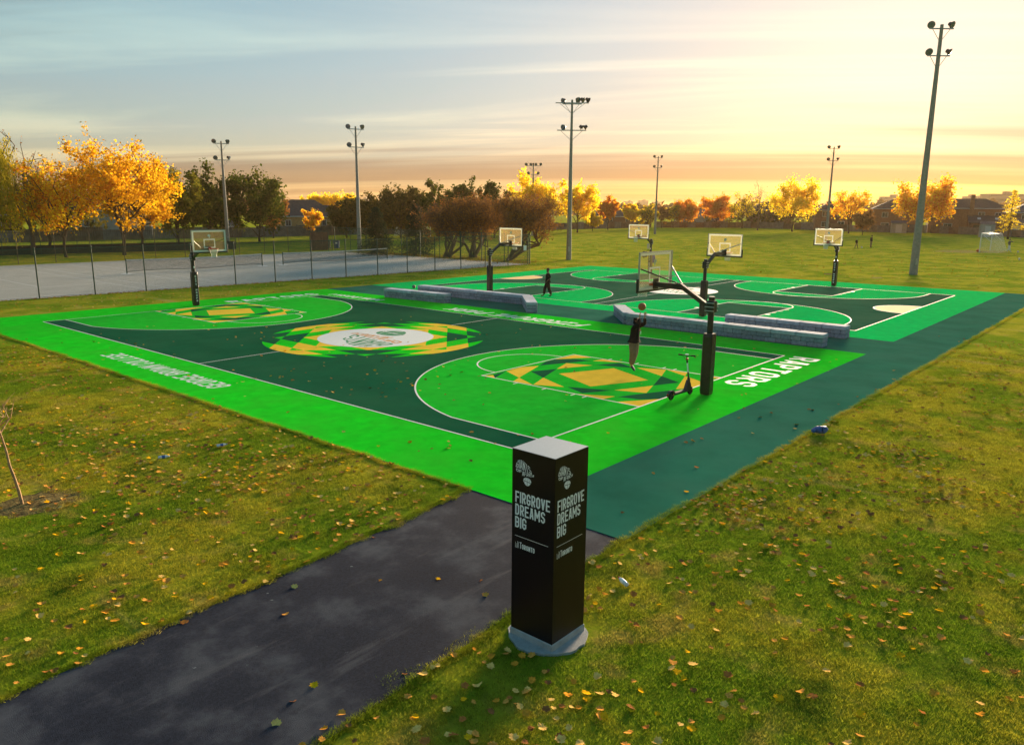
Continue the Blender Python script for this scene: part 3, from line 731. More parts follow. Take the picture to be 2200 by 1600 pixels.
# ------------------------------------------------------------------ tennis courts behind their fence
tb = MB(); tb.poly([(-14, 38.6), (.2, 38.25), (44.3, 36.15), (44.3, 65.3), (20, 65.7), (-14, 66.2)], .010)
tennis = tag(tb.build('tennis_court', M['tennis']), kind='structure')
tl = []
for cx_ in (5.4, 19.45, 33.5):
    a, c, y0, y1 = 5.485, 4.115, 39.1, 62.9
    tl += [([(cx_-a, y0), (cx_+a, y0), (cx_+a, y1), (cx_-a, y1)], True), ([(cx_-c, y0), (cx_-c, y1)], False), ([(cx_+c, y0), (cx_+c, y1)], False),
           ([(cx_-c, 44.6), (cx_+c, 44.6)], False), ([(cx_-c, 57.4), (cx_+c, 57.4)], False), ([(cx_, 44.6), (cx_, 57.4)], False)]
for k, it in enumerate(tl): lines('court_marking', [it], .0112+.0003*(k % 6), .06, 'courtline', tennis)
def tennis_net(x0, x1, y, label):
    r = tag(empty('tennis_net', (x0, y, .012)), label, 'tennis net', 'nets on the tennis courts'); w = x1-x0
    for x in (0, w):
        mb = MB(); mb.cyl((x, 0, 0), (x, 0, 1.10), .045, n=10); mb.sphere((x, 0, 1.1), .05, 8, 6); mb.build('post', M['fencegreen'], r)
        mb = MB(); mb.poly(arc(x, 0, .42, 0, 2*math.pi, 20)[:-1], .003); mb.build('post_footing', M['courtline'], r)
    n = 10; q = []
    for i in range(n):
        f0, f1 = i/n, (i+1)/n; s0, s1 = [1.02-.10*4*f*(1-f)*.6 for f in (f0, f1)]; b0, b1 = [.14+.05*math.sin(f*9) for f in (f0, f1)]
        q.append([(w*f0, 0, b0), (w*f1, 0, b1), (w*f1, 0, s1), (w*f0, 0, s0)])
    sheet('netting', q, M['netblack'], r)
    mb = MB()
    for a in q: mb.box(((a[0][0]+a[1][0])/2, 0, (a[2][2]+a[3][2])/2+.02), (w/n+.001, .014, .07), Matrix.Rotation(-math.atan2(a[2][2]-a[3][2], w/n), 3, 'Y'))
    mb.build('top_band', M['white'], r)
    mb = MB(); mb.tube([(w*i/n, 0, .14+.05*math.sin(i/n*9)) for i in range(n+1)], .018, 5); mb.build('bottom_cord', M['blackmetal'], r)
tennis_net(13.6, 25.3, 51.0, 'tennis net on the court behind the left hand hoop')
tennis_net(27.4, 39.6, 51.0, 'tennis net nearer the spruces and brown shrubs')

# ------------------------------------------------------------------ chain link fences
def fence(pts, step, hgt, label, post_mat, mesh, group=None, pr=.04, bottom=True, strip=None):
    r = tag(empty('chain_link_fence', (*pts[0], 0)), label, 'fence', group); o = Vector(pts[0])
    tops = []
    for a, c in zip(pts[:-1], pts[1:]):
        a, c = Vector(a)-o, Vector(c)-o; n = max(1, round((c-a).length/step))
        for i in range(n): tops.append(a+(c-a)*(i/n))
    tops.append(Vector(pts[-1])-o)
    for i, p in enumerate(tops):
        mb = MB(); mb.cyl((p.x, p.y, 0), (p.x, p.y, hgt+.04), pr*(1.25 if i in (0, len(tops)-1) else 1), n=8); mb.sphere((p.x, p.y, hgt+.05), pr*1.25, 8, 5); mb.build('post', M[post_mat], r)
    for a, c in zip(tops[:-1], tops[1:]):
        sheet('mesh_panel', [[(a.x, a.y, .05), (c.x, c.y, .05), (c.x, c.y, hgt), (a.x, a.y, hgt)]], M[mesh], r)
        for z, rr in ((hgt, .024), (.06, .008)) if bottom else ((hgt, .024),):
            mb = MB(); mb.cyl((a.x, a.y, z), (c.x, c.y, z), rr, n=6); mb.build('rail', M[post_mat], r)
        if strip:
            mb = MB(); d = (c-a); mb.box(((a.x+c.x)/2, (a.y+c.y)/2, strip/2+.05), (d.length-.02, .012, strip), Matrix.Rotation(math.atan2(d.y, d.x), 3, 'Z')); mb.build('screen', M['screen'], r)
    return r
M['screen'] = mat('dark_wind_screen', (.022, .026, .024), .9, var=.2, vs=2)
fence([(.28, 38.25), (44.35, 36.1)], 2.94, 2.75, 'green chain link fence along the near side of the tennis courts', 'fencegreen', 'chain', 'tennis court fences')
fence([(44.35, 36.3), (44.5, 66.3)], 3.0, 2.75, 'chain link fence at the shrub end of the tennis courts', 'fencegreen', 'chain', 'tennis court fences')
fence([(-4.0, 66.9), (44.3, 66.5)], 3.05, 2.75, 'chain link fence with weathered brown posts on the far side of the tennis courts', 'rusty', 'chaindark', 'tennis court fences', .032)
fence([(-2, 81.0), (14, 80.6), (37.5, 76.5)], 3.4, 1.35, 'low fence with a dark screen among the left hand trees', 'fencegreen', 'chaindark', None, .03, False, .95)
sg = MB(); sg.box((43.6, 36.06, 1.55), (.42, .012, .46)); tag(sg.build('fence_sign', M['print']), 'small white square sign on the corner of the tennis fence', 'sign')

# ------------------------------------------------------------------ floodlight masts
M['lampbody'] = mat('lamp_housing', (.035, .04, .05), .45, metal=.4)
M['lens'] = mat('lamp_lens', (.10, .14, .20), .15, spec=.7)
FL = None
def flood_mesh():
    mb = MB(); mb.lathe([(.10, -.26), (.13, -.24), (.14, -.10), (.27, .05), (.29, .10), (.285, .105)], n=14); mb.cur = 1
    mb.lathe([(.28, .104), (.15, .13), (.01, .138)], n=14, cap=False); mb.cur = 0
    mb.box((0, .0, -.16), (.06, .34, .05)); return mb.mesh('floodlight', [M['lampbody'], M['lens']])
def mast(x, y, hgt, lamps, label, rz, thick=1.0):
    global FL
    if FL is None: FL = flood_mesh()
    r = tag(empty('floodlight_mast', (x, y, 0), rz), label, 'floodlight mast', 'floodlight masts round the field')
    mb = MB(); mb.cyl((0, 0, -.1), (0, 0, hgt), .26*thick, .10*thick, n=14); mb.build('pole', M['polecon'], r)
    mb = MB(); mb.box((0, -.27*thick, 1.1), (.16, .03, .5)); mb.build('access_plate', M['galv'], r)
    levels = sorted({l[1] for l in lamps})
    for z in levels:
        xs = [l[0] for l in lamps if l[1] == z]
        mb = MB(); mb.box((0, 0, hgt+z), (2*max(abs(v) for v in xs)+.2, .09, .09)); mb.build('cross_arm', M['galv'], r)
        for s_ in (-1, 1):
            mb = MB(); mb.cyl((0, .02, hgt+z-1.0), (s_*max(abs(v) for v in xs)*.8, .02, hgt+z-.04), .022, n=5); mb.build('strut', M['galv'], r)
    for lx, z, az, tilt in lamps:
        o = link('floodlight', FL, r); o.location = (lx, 0, hgt+z+.30)
        dd = Vector((math.sin(R(az))*math.cos(R(tilt)), math.cos(R(az))*math.cos(R(tilt)), -math.sin(R(tilt)))); o.rotation_euler = dd.to_track_quat('Z', 'Y').to_euler()
    return r
four = [(-.85, -.3, 200, 25), (.75, -.3, 150, 25), (-.8, -2.3, 190, 25), (.8, -2.3, 120, 30)]
six = [(-1.35, -.3, 180, 25), (-.45, -.3, 200, 25), (.45, -.3, 170, 25), (1.35, -.3, 150, 25), (-.9, -1.9, 190, 25), (.9, -1.9, 160, 30), (.0, -.3, 90, 20)]
big = [(-.85, -.4, 230, 20), (.55, -.3, 150, 25), (1.05, -.3, 120, 30), (1.55, -.3, 60, 25), (-.8, -2.9, 220, 20), (1.0, -2.9, 100, 35), (1.35, -2.9, 280, 35)]
fa = -(YAW)      # cross arms roughly square to the path
mast(52.4, 37.5, 15.7, big, 'tall floodlight mast standing alone beyond the two courts', fa, 1.05)
mast(58.7, 6.35, 19.5, four, 'thick floodlight mast at the right, top out of the photograph', fa, 1.25)
mast(40.2, 83.1, 13.1, four, 'floodlight mast in front of the big dark green tree at the left', fa+.5)
mast(46.1, 63.7, 14.2, four, 'floodlight mast behind the tennis courts beside the wheeled bins', fa+.4)
mast(103.5, 84.0, 13.2, six, 'distant floodlight mast in front of the yellow tree, with a wide row of lamps', fa)
mast(132.4, 74.3, 15.8, four, 'slim distant floodlight mast above the far left backboard', fa+.2)
mast(127.2, 37.1, 15.8, four, 'distant floodlight mast between the big yellow trees', fa-.1)

# ------------------------------------------------------------------ field things
def soccer_goal(loc_, rz, w, label, dep=2.0):
    r = tag(empty('soccer_goal', (*loc_, 0), rz), label, 'soccer goal', 'soccer goals on the field'); hh = 2.44
    for x in (0, w):
        mb = MB(); mb.cyl((x, 0, 0), (x, 0, hh), .06, n=8); mb.build('post', M['white'], r)
        mb = MB(); mb.tube([(x, .05-0-0*i, hh-.02) if i == 0 else (x, -.62+.62*math.cos(math.pi*i/10)*1.0, hh-.55+.53*math.sin(math.pi/2+math.pi*i/10*1.0)) for i in range(0, 11)], .028, 6); mb.build('net_hoop', M['white'], r)
    mb = MB(); mb.cyl((-.05, 0, hh), (w+.05, 0, hh), .06, n=8); mb.build('crossbar', M['white'], r)
    P = [[(0, -1.2, hh-.1), (w, -1.2, hh-.1), (w, 0, hh), (0, 0, hh)], [(0, -dep, 0), (w, -dep, 0), (w, -1.2, hh-.1), (0, -1.2, hh-.1)]]
    for x in (0, w): P.append([(x, -dep, 0), (x, 0, 0), (x, 0, hh), (x, -1.2, hh-.1)])
    sheet('net', P, M['netwhite'], r)
soccer_goal((103.3, 9.4), 0, 7.3, 'white soccer goal with a net at the right edge of the field')
soccer_goal((84.6, 100.0), -1.5, 7.3, 'white soccer goal partly hidden behind the spruces')
M['plasticgreen'] = mat('dark_green_plastic', (.012, .03, .026), .5, spec=.4); M['plasticblue'] = mat('blue_plastic', (.012, .05, .22), .45, spec=.4)
def bin_(x, y, rz, m_, label):
    r = tag(empty('wheeled_bin', (x, y, 0), rz), label, 'bin', 'wheeled bins behind the tennis courts')
    mb = MB(); V = []
    for z, s_ in ((.12, .27), (1.0, .35)): V += [(-s_, -s_, z), (s_, -s_, z), (s_, s_, z), (-s_, s_, z)]
    mb._add(V, [(3, 2, 1, 0), (4, 5, 6, 7), (0, 1, 5, 4), (1, 2, 6, 5), (2, 3, 7, 6), (3, 0, 4, 7)]); mb.build('body', M[m_], r)
    mb = MB(); mb.chbox((0, 0, 1.05), (.78, .80, .10), .03); mb.cyl((-.36, .42, 1.02), (.36, .42, 1.02), .025, n=6); mb.build('lid', M[m_], r)
    for s_ in (-1, 1):
        mb = MB(); mb.cyl((s_*.30, .26, .12), (s_*.36, .26, .12), .12, n=12); mb.build('wheel', M['blackmetal'], r)
    mb = MB(); mb.box((0, -.337, .75), (.30, .012, .18)); mb.build('label_patch', M['print'], r)
bin_(46.4, 70.3, -.8, 'plasticgreen', 'dark green wheeled bin behind the tennis courts'); bin_(47.2, 69.6, -.8, 'plasticblue', 'blue wheeled bin behind the tennis courts')
M['ply'] = mat('weathered_brown_board', (.16, .085, .045), .9, var=.35, vs=3)
r = tag(empty('hitting_board', (42.0, 65.9, 0), -.25), 'weathered brown practice board leaning at the far tennis fence', 'board')
for i in range(3):
    mb = MB(); mb.box((-.72+i*.72, 0, 1.22), (.70, .05, 2.1), Matrix.Rotation(.04, 3, 'X')); mb.build('panel', M['ply'], r)
for s_ in (-1, 1):
    mb = MB(); mb.cyl((s_*1.12, 0, 0), (s_*1.12, 0, 2.4), .04, n=8); mb.build('post', M['fencegreen'], r)
mb = MB(); mb.cyl((-1.12, 0, 2.36), (1.12, 0, 2.36), .035, n=8); mb.build('top_bar', M['fencegreen'], r)

# ------------------------------------------------------------------ trees
def np_mesh(name, V, F, mats, smooth=False):
    me = bpy.data.meshes.new(name); n = len(V); k = F.shape[1]
    me.vertices.add(n); me.vertices.foreach_set('co', np.ascontiguousarray(V, dtype=np.float32).ravel())
    me.loops.add(F.size); me.loops.foreach_set('vertex_index', np.ascontiguousarray(F, dtype=np.int32).ravel())
    me.polygons.add(len(F)); me.polygons.foreach_set('loop_start', np.arange(0, F.size, k, dtype=np.int32))
    try: me.polygons.foreach_set('loop_total', np.full(len(F), k, dtype=np.int32))
    except Exception: pass
    if smooth: me.polygons.foreach_set('use_smooth', np.ones(len(F), dtype=bool))
    for m_ in mats: me.materials.append(m_)
    me.update(calc_edges=True); return me
def leaf_cloud(P, size, rng, up=.35, aspect=1.0, droop=0.0):
    """small bent leaf sprays at points P"""
    n = len(P); nrm = rng.normal(size=(n, 3)); nrm[:, 2] += up; nrm /= np.linalg.norm(nrm, axis=1)[:, None]
    a = np.cross(nrm, rng.normal(size=(n, 3))); a /= np.linalg.norm(a, axis=1)[:, None]
    if droop: a = a*(1-droop)+np.array([0, 0, -1.0])*droop; a /= np.linalg.norm(a, axis=1)[:, None]
    b = np.cross(nrm, a); s = (size*rng.uniform(.55, 1.35, n))[:, None]; w = s*aspect
    V = np.empty((n, 4, 3)); V[:, 0] = P-a*s*.5; V[:, 1] = P+b*w*.42+nrm*s*.10; V[:, 2] = P+a*s*.5; V[:, 3] = P-b*w*.42+nrm*s*.10
    return V.reshape(-1, 3), np.arange(n*4).reshape(n, 4)
def limb_mesh(segs):
    """segs: list of (p0, p1, r0, r1, sides)"""
    V = []; F = []; b = 0
    for p0, p1, r0, r1, n in segs:
        d = p1-p0; ln = np.linalg.norm(d)
        if ln < 1e-5: continue
        d = d/ln; a = np.cross(d, [0, 0, 1.0] if abs(d[2]) < .9 else [1.0, 0, 0]); a /= np.linalg.norm(a); c = np.cross(d, a)
        t = np.arange(n)*2*np.pi/n; ring = np.cos(t)[:, None]*a+np.sin(t)[:, None]*c
        V.append(p0+ring*r0); V.append(p1+ring*r1)
        i = np.arange(n); F.append(np.stack([b+i, b+(i+1) % n, b+n+(i+1) % n, b+n+i], 1)); b += 2*n
    return np.concatenate(V), np.concatenate(F)
def grow(H, Rr, rng, th=.26, limbs=6, sub=5, sub2=5, spread=1.0, top_bias=.75, tw=.05, lean=(0, 0), stems=1, wig=.12):
    """trunk, limbs, branches and twigs; returns wood segments and twig points (with distance from the centre)"""
    segs = []; tips = []
    def bent(p0, p1, r0, r1, n, k, w):
        q = [p0+(p1-p0)*(i/k)+(rng.normal(size=3)*w*np.linalg.norm(p1-p0) if 0 < i < k else 0) for i in range(k+1)]
        for i in range(k): segs.append((q[i], q[i+1], r0+(r1-r0)*i/k, r0+(r1-r0)*(i+1)/k, n))
        return q
    cz = H*(th+1)/2+H*.03; rz = H*(1-th)/2
    for s_ in range(stems):
        tr = tw*H/ (12 if stems == 1 else 16)*4.2
        off = np.array([0, 0, 0.]) if stems == 1 else np.array([*rng.normal(size=2)*.22, 0])
        top = np.array([lean[0], lean[1], H*th])+off+(np.array([*rng.normal(size=2)*Rr*.25, 0]) if stems > 1 else 0)
        tq = bent(off, top, tr, tr*.72, 8, 3, .03)
        lead = np.array([lean[0]*1.3, lean[1]*1.3, H*.86])+(np.array([*rng.normal(size=2)*Rr*.35, 0]) if stems > 1 else 0)
        lq = bent(top, lead, tr*.66, tr*.10, 6, 4, .05)
        ph0 = rng.uniform(0, 6.28)
        for i in range(limbs):
            ph = ph0+i*2.4+rng.uniform(-.3, .3); f = (i+.5)/limbs
            st = lq[0]+(lead-top)*(f*.55*top_bias) if i > 1 else top
            el = rng.uniform(-.62, .15)+f*1.0
            dirv = np.array([math.cos(ph)*math.cos(el), math.sin(ph)*math.cos(el), math.sin(el)])
            end = np.array([lean[0]*1.2, lean[1]*1.2, cz])+dirv*np.array([Rr*spread, Rr*spread, rz])*rng.uniform(.72, .96)
            mq = bent(st, end, tr*.46, tr*.07, 5, 4, wig*.6)
            for j in range(sub):
                g = .3+.65*(j+rng.uniform(0, .8))/sub; k = min(int(g*4), 3); p = mq[k]+(mq[k+1]-mq[k])*(g*4-k)
                d2 = dirv*.5+rng.normal(size=3)*.75; d2[2] = abs(d2[2])*.55+.12; d2 /= np.linalg.norm(d2)
                e2 = p+d2*Rr*rng.uniform(.34, .58)*(1.1-.4*g)
                bq = bent(p, e2, tr*.16, tr*.035, 4, 2, wig)
                for l in range(sub2):
                    g2 = .25+.75*(l+rng.uniform(0, .8))/sub2; p2 = bq[0]+(e2-bq[0])*g2
                    d3 = d2*.5+rng.normal(size=3)*.7; d3[2] += .15; d3 /= np.linalg.norm(d3); e3 = p2+d3*Rr*rng.uniform(.13, .28)
                    segs.append((p2, e3, tr*.045, tr*.012, 3)); tips.append((p2, e3))
                tips.append((bq[1], e2))
        for l in range(sub2*3):
            p2 = lq[1]+(lead-lq[1])*rng.uniform(.2, 1); d3 = rng.normal(size=3); d3[2] = abs(d3[2])+.2; d3 /= np.linalg.norm(d3); e3 = p2+d3*Rr*rng.uniform(.2, .45)
            segs.append((p2, e3, tr*.05, tr*.012, 3)); tips.append((p2, e3))
    return segs, tips
def twig_points(tips, per, jit, rng, keep=1.0):
    a = np.array([t_[0] for t_ in tips]); b = np.array([t_[1] for t_ in tips])
    sel = rng.random(len(a)) < keep; a, b = a[sel], b[sel]
    f = rng.uniform(.1, 1.12, (len(a), per, 1)); P = a[:, None]+(b-a)[:, None]*f+rng.normal(size=(len(a), per, 3))*jit
    return P.reshape(-1, 3)
YEL = [(.80, .50, .010), (.94, .68, .014), (.96, .78, .03), (.88, .56, .010), (.95, .74, .05)]
ORG = [(.72, .24, .010), (.88, .40, .012), (.80, .30, .010), (.90, .50, .02), (.62, .20, .010)]
GRN = [(.045, .070, .012), (.09, .115, .016), (.15, .16, .02), (.06, .085, .012), (.20, .17, .02)]
OLV = [(.11, .13, .016), (.20, .19, .02), (.32, .25, .02), (.15, .15, .016)]
BRN = [(.22, .10, .03), (.34, .15, .035), (.44, .20, .045), (.18, .085, .035)]
DOL = [(.055, .06, .016), (.10, .09, .018), (.18, .13, .02), (.07, .06, .016)]
for nm, c, tr_ in (('yellow', YEL, .78), ('orange', ORG, .76), ('green', GRN, .3), ('olive', OLV, .45), ('brown', BRN, .35), ('darkolive', DOL, .3),
                   ('willow', [(.30, .28, .02), (.46, .40, .03), (.62, .46, .03), (.38, .32, .02)], .6), ('goldorange', YEL+ORG, .76), ('olivegold', OLV+YEL, .6), ('amber', [(.70, .36, .010), (.84, .48, .012), (.60, .28, .010), (.90, .56, .02), (.76, .40, .010)], .66), ('needle', [(.025, .045, .024), (.04, .06, .03), (.06, .075, .03)], .15)):
    M['lf_'+nm] = leaf_mat('leaves_'+nm, c, tr_)
M['shrubbark'] = mat('shrub_bark', (.14, .085, .055), .95, var=.3, vs=6, spec=.1)
KIND = {  # leaves, size, per twig, keep, trunk share, limbs
 'maple_gold': ('amber', .26, 34, .95, .17, 11), 'maple_orange': ('goldorange', .24, 22, .85, .19, 9), 'olive': ('olive', .27, 46, 1, .08, 10), 'dark_green': ('green', .34, 52, 1, .06, 11),
 'brown': ('brown', .28, 34, .95, .10, 9), 'yellow_small': ('goldorange', .20, 36, 1, .10, 8), 'gold': ('yellow', .36, 44, 1, .14, 11), 'gold_thin': ('olivegold', .32, 24, .85, .16, 10),
 'orange': ('orange', .36, 44, 1, .15, 11), 'orange_thin': ('goldorange', .32, 26, .85, .17, 10), 'gold_orange': ('goldorange', .40, 48, 1, .10, 12), 'olive_gold': ('olivegold', .32, 40, 1, .12, 9), 'dark_olive': ('darkolive', .34, 44, 1, .04, 11)}
def tree(kind, x, y, H, Rr, label, seed, lean=(0, 0), group='trees round the park'):
    rng = np.random.default_rng(seed)
    names = {'spruce': 'spruce_tree', 'willow': 'willow_tree', 'larch': 'larch_tree', 'shrub_bare': 'bare_shrub', 'shrub_brown': 'bare_shrub', 'bare': 'bare_tree', 'bare_tall': 'bare_tree'}
    r = tag(empty(names.get(kind, 'autumn_tree' if kind not in ('dark_green', 'dark_olive', 'olive') else 'leafy_tree'), (x, y, 0), rng.uniform(0, 6.28)*0), label, 'shrub' if 'shrub' in kind else 'tree', group)
    if kind in ('spruce', 'larch'):
        segs = [(np.zeros(3), np.array([0, 0, H*.98]), H*.022, .01, 7)]; pts = []; tot = 26 if kind == 'spruce' else 15
        for i in range(tot):
            z = H*(.04+.93*i/tot) if kind == 'spruce' else H*(.22+.75*i/tot)
            rad = Rr*((1-i/tot)**.8)*rng.uniform(.8, 1.1)+.12
            for k in range(9 if kind == 'spruce' else 6):
                ph = rng.uniform(0, 6.28); e = np.array([math.cos(ph)*rad, math.sin(ph)*rad, z-rad*.18+rad*.1*rng.normal()])
                p0 = np.array([0, 0, z+.05]); segs.append((p0, e, H*.005, .004, 3))
                m_ = 34 if kind == 'spruce' else 16
                f = rng.uniform(.12, 1.05, (m_, 1)); pts.append(p0+(e-p0)*f+rng.normal(size=(m_, 3))*np.array([.10, .10, .07])*(1 if kind == 'spruce' else 1.5))
        P = np.concatenate(pts); V, F = leaf_cloud(P, .20 if kind == 'spruce' else .30, rng, .1, .5, .25); lm = 'lf_needle' if kind == 'spruce' else 'lf_yellow'
    elif kind == 'willow':
        segs, tips = grow(H, Rr*1.1, rng, .28, 9, 5, 3, top_bias=.6); pts = []
        for a, b in tips:
            for k in range(4):
                p = a+(b-a)*rng.uniform(.2, 1.2)+rng.normal(size=3)*.25; ln = min(rng.uniform(1.5, 5.5), max(p[2]-1.2, .5)); m_ = int(ln*9)
                q = np.repeat(p[None], m_, 0)+rng.normal(size=(m_, 3))*.06; q[:, 2] -= np.linspace(0, ln, m_); q[:, 0] += np.linspace(0, 1, m_)**2*rng.normal()*.3; pts.append(q)
        P = np.concatenate(pts); V, F = leaf_cloud(P, .24, rng, 0, .45, .7); lm = 'lf_willow'
    elif kind in ('shrub_bare', 'shrub_brown'):
        segs, tips = grow(H, Rr, rng, .24, 4, 6, 8, stems=6, tw=.10, wig=.22, lean=lean, top_bias=.5)
        extra = []
        for a, b in tips:
            for k in range(3):
                f = rng.uniform(.2, 1); p = a+(b-a)*f; e = p+rng.normal(size=3)*.34+np.array([0, 0, .10]); segs.append((p, e, .008, .004, 3)); extra.append((p, e))
        P = twig_points(tips+extra, 2 if kind == 'shrub_bare' else 4, .10, rng, .35 if kind == 'shrub_bare' else .5); V, F = leaf_cloud(P, .14, rng); lm = 'lf_brown'
    elif kind in ('bare', 'bare_tall'):
        segs, tips = grow(H, Rr, rng, .22, 8, 6, 5, tw=.055, top_bias=1.0, wig=.16)
        P = twig_points(tips, 3, .12, rng, .35); V, F = leaf_cloud(P, .16, rng); lm = 'lf_brown'
    else:
        lf, sz, per, keep, th, limbs = KIND[kind]
        segs, tips = grow(H, Rr, rng, th, limbs, 5, 5, lean=lean)
        far = math.hypot(x-CAM.x, y-CAM.y) > 120
        P = twig_points(tips, int(per*(.46 if far else 1)), (.22 if not far else .30)*max(.5, Rr/4.5), rng, keep); V, F = leaf_cloud(P, sz*(1.15 if far else 1), rng); lm = 'lf_'+lf
    WV, WF = limb_mesh(segs)
    link('trunk', np_mesh('trunk', WV, WF, [M['shrubbark'] if 'shrub' in kind else M['barkgrey'] if 'bare' in kind else M['bark']], True), r)
    link('crown', np_mesh('crown', V, F, [M[lm]]), r)
    return r
TREES = [('willow', 11.8, 75.9, 12.6, 3.6, 'drooping golden green willow at the left edge of the photograph'),
 ('maple_orange', 17.6, 74.1, 9.6, 4.2, 'thin orange maple with a slender trunk, next to the willow'),
 ('bare_tall', 16.6, 80.0, 13.0, 3.0, 'almost bare tall tree rising behind the willow and the orange maple'),
 ('maple_gold', 23.3, 74.1, 12.4, 5.8, 'large golden maple with a forked trunk behind the tennis courts'),
 ('maple_gold', 29.0, 82.5, 10.6, 4.6, 'amber tree behind and right of the large golden maple'),
 ('maple_orange', 20.2, 86.0, 10.2, 4.6, 'amber orange tree in the gap between the two left hand maples'),
 ('olive', 36.6, 89.0, 10.6, 4.2, 'olive green leafy tree between the golden maple and the dark green trees'),
 ('dark_green', 44.5, 95.5, 10.4, 4.6, 'dark green round tree behind the left hand floodlight mast'),
 ('dark_green', 50.8, 93.0, 11.2, 5.0, 'largest dark green tree, just right of the left hand floodlight mast'),
 ('brown', 59.4, 102.8, 7.2, 2.7, 'low rust brown tree at the right foot of the dark green trees'),
 ('yellow_small', 70.9, 108.0, 5.4, 1.7, 'small yellow and red tree in front of the bungalow'),
 ('gold', 110.9, 165.2, 9.0, 4.0, 'orange yellow tree behind the left end of the bungalow roof'),
 ('gold', 116.8, 161.7, 9.6, 4.9, 'bright yellow tree behind the middle of the bungalow roof'),
 ('dark_olive', 69.4, 96.5, 6.8, 3.5, 'dark bushy tree right of the bungalow'),
 ('dark_olive', 75.2, 97.0, 7.2, 3.9, 'dark bushy tree behind the left spruce'),
 ('dark_olive', 77.0, 91.6, 9.2, 4.4, 'dark olive tree with gilded top behind the right spruce'),
 ('dark_olive', 80.5, 93.6, 7.8, 4.4, 'dark tree filling the gap behind the two spruces'),
 ('spruce', 43.6, 57.5, 5.3, 2.3, 'dark spruce at the tennis fence, left of the pair'),
 ('spruce', 46.3, 54.0, 5.8, 2.4, 'dark spruce at the tennis fence, right of the pair'),
 ('dark_green', 80.8, 86.2, 10.4, 3.6, 'dark green tree left of the gap in the middle treetops'),
 ('dark_green', 85.4, 82.6, 11.0, 3.5, 'tallest dark green tree above the brown shrubs'),
 ('dark_green', 88.2, 80.0, 10.2, 3.0, 'dark green tree touching the yellow tree by the distant mast'),
 ('shrub_bare', 46.0, 48.8, 6.0, 3.0, 'grey brown bare shrub with many stems next to the right spruce'),
 ('shrub_brown', 47.9, 46.6, 6.6, 3.2, 'brown leaved shrub in the middle of the shrub row'),
 ('shrub_brown', 47.2, 41.2, 6.6, 3.5, 'brown leaved shrub leaning out at the corner of the tennis fence'),
 ('gold', 105.6, 84.9, 11.4, 5.4, 'big yellow tree behind the distant mast with the wide lamp row'),
 ('gold', 126.0, 89.8, 11.2, 4.4, 'yellow tree behind the tall mast in the middle'),
 ('gold', 137.4, 93.8, 4.6, 1.8, 'small round yellow tree right of the tall mast'),
 ('orange', 150.6, 98.3, 9.2, 2.7, 'narrow orange tree with a thin pointed top'),
 ('gold', 163.6, 99.6, 6.9, 2.3, 'small upright yellow tree above the far left backboard'),
 ('olive_gold', 167.3, 97.2, 6.3, 2.8, 'olive yellow tree just left of the slim distant mast'),
 ('brown', 179.7, 100.0, 7.8, 1.9, 'narrow dark brown tree just right of the slim distant mast'),
 ('olive_gold', 182.8, 98.1, 6.6, 2.6, 'low olive tree between the brown tree and the orange trees'),
 ('orange', 185.9, 96.1, 7.8, 4.1, 'round orange tree, left one of the orange pair'),
 ('orange', 194.2, 90.8, 9.3, 4.6, 'round orange tree, right and taller one of the orange pair'),
 ('gold_thin', 196.2, 83.9, 10.2, 4.8, 'thin yellow tree beside the bare tree'),
 ('bare', 181.2, 72.9, 12.6, 4.4, 'leafless tree between the thin yellow tree and the broad yellow tree'),
 ('gold', 176.8, 62.2, 13.0, 6.6, 'broad bright yellow tree left of the distant mast at the right'),
 ('orange_thin', 173.7, 48.0, 11.0, 4.6, 'thin orange tree with a domed top right of the distant mast'),
 ('brown', 165.8, 42.6, 5.4, 2.3, 'small brown sapling in front of the thin orange tree'),
 ('gold_orange', 181.0, 35.0, 12.6, 7.4, 'broad gold and orange tree behind the thick mast'),
 ('larch', 164.5, 15.4, 9.8, 2.6, 'slender yellow larch in front of the houses at the right edge')]
for i, (k, x, y, H, Rr, lab) in enumerate(TREES): tree(k, x, y, H, Rr, lab, 100+i*7, lean=(.9, -1.0) if 'leaning' in lab else (0, 0))

# ------------------------------------------------------------------ houses, garden fences and the far skyline
M['brick'] = mat('brown_brick', (.30, .15, .075), .9, var=.22, vs=2.5, bump=.3, bs=12)
M['brickdark'] = mat('dark_brick', (.21, .11, .07), .9, var=.22, vs=2.5)
M['brickbuff'] = mat('buff_brick', (.40, .25, .12), .9, var=.2, vs=2.5)
M['roof'] = mat('brown_shingle', (.085, .06, .055), .95, var=.3, vs=3, bump=.5, bs=8)
M['roofgrey'] = mat('grey_shingle', (.13, .11, .12), .95, var=.3, vs=3, bump=.5, bs=8)
M['trim'] = mat('pale_trim', (.55, .56, .57), .6, var=.08, vs=3)
M['pane'] = mat('window_pane', (.035, .045, .055), .08, spec=.8)
M['wood'] = mat('weathered_fence_wood', (.15, .10, .07), .95, var=.4, vs=1.2)
M['woodgrey'] = mat('grey_fence_wood', (.17, .155, .15), .95, var=.35, vs=1.2)
M['shed'] = mat('shed_wall', (.34, .34, .33), .8, var=.15, vs=2)
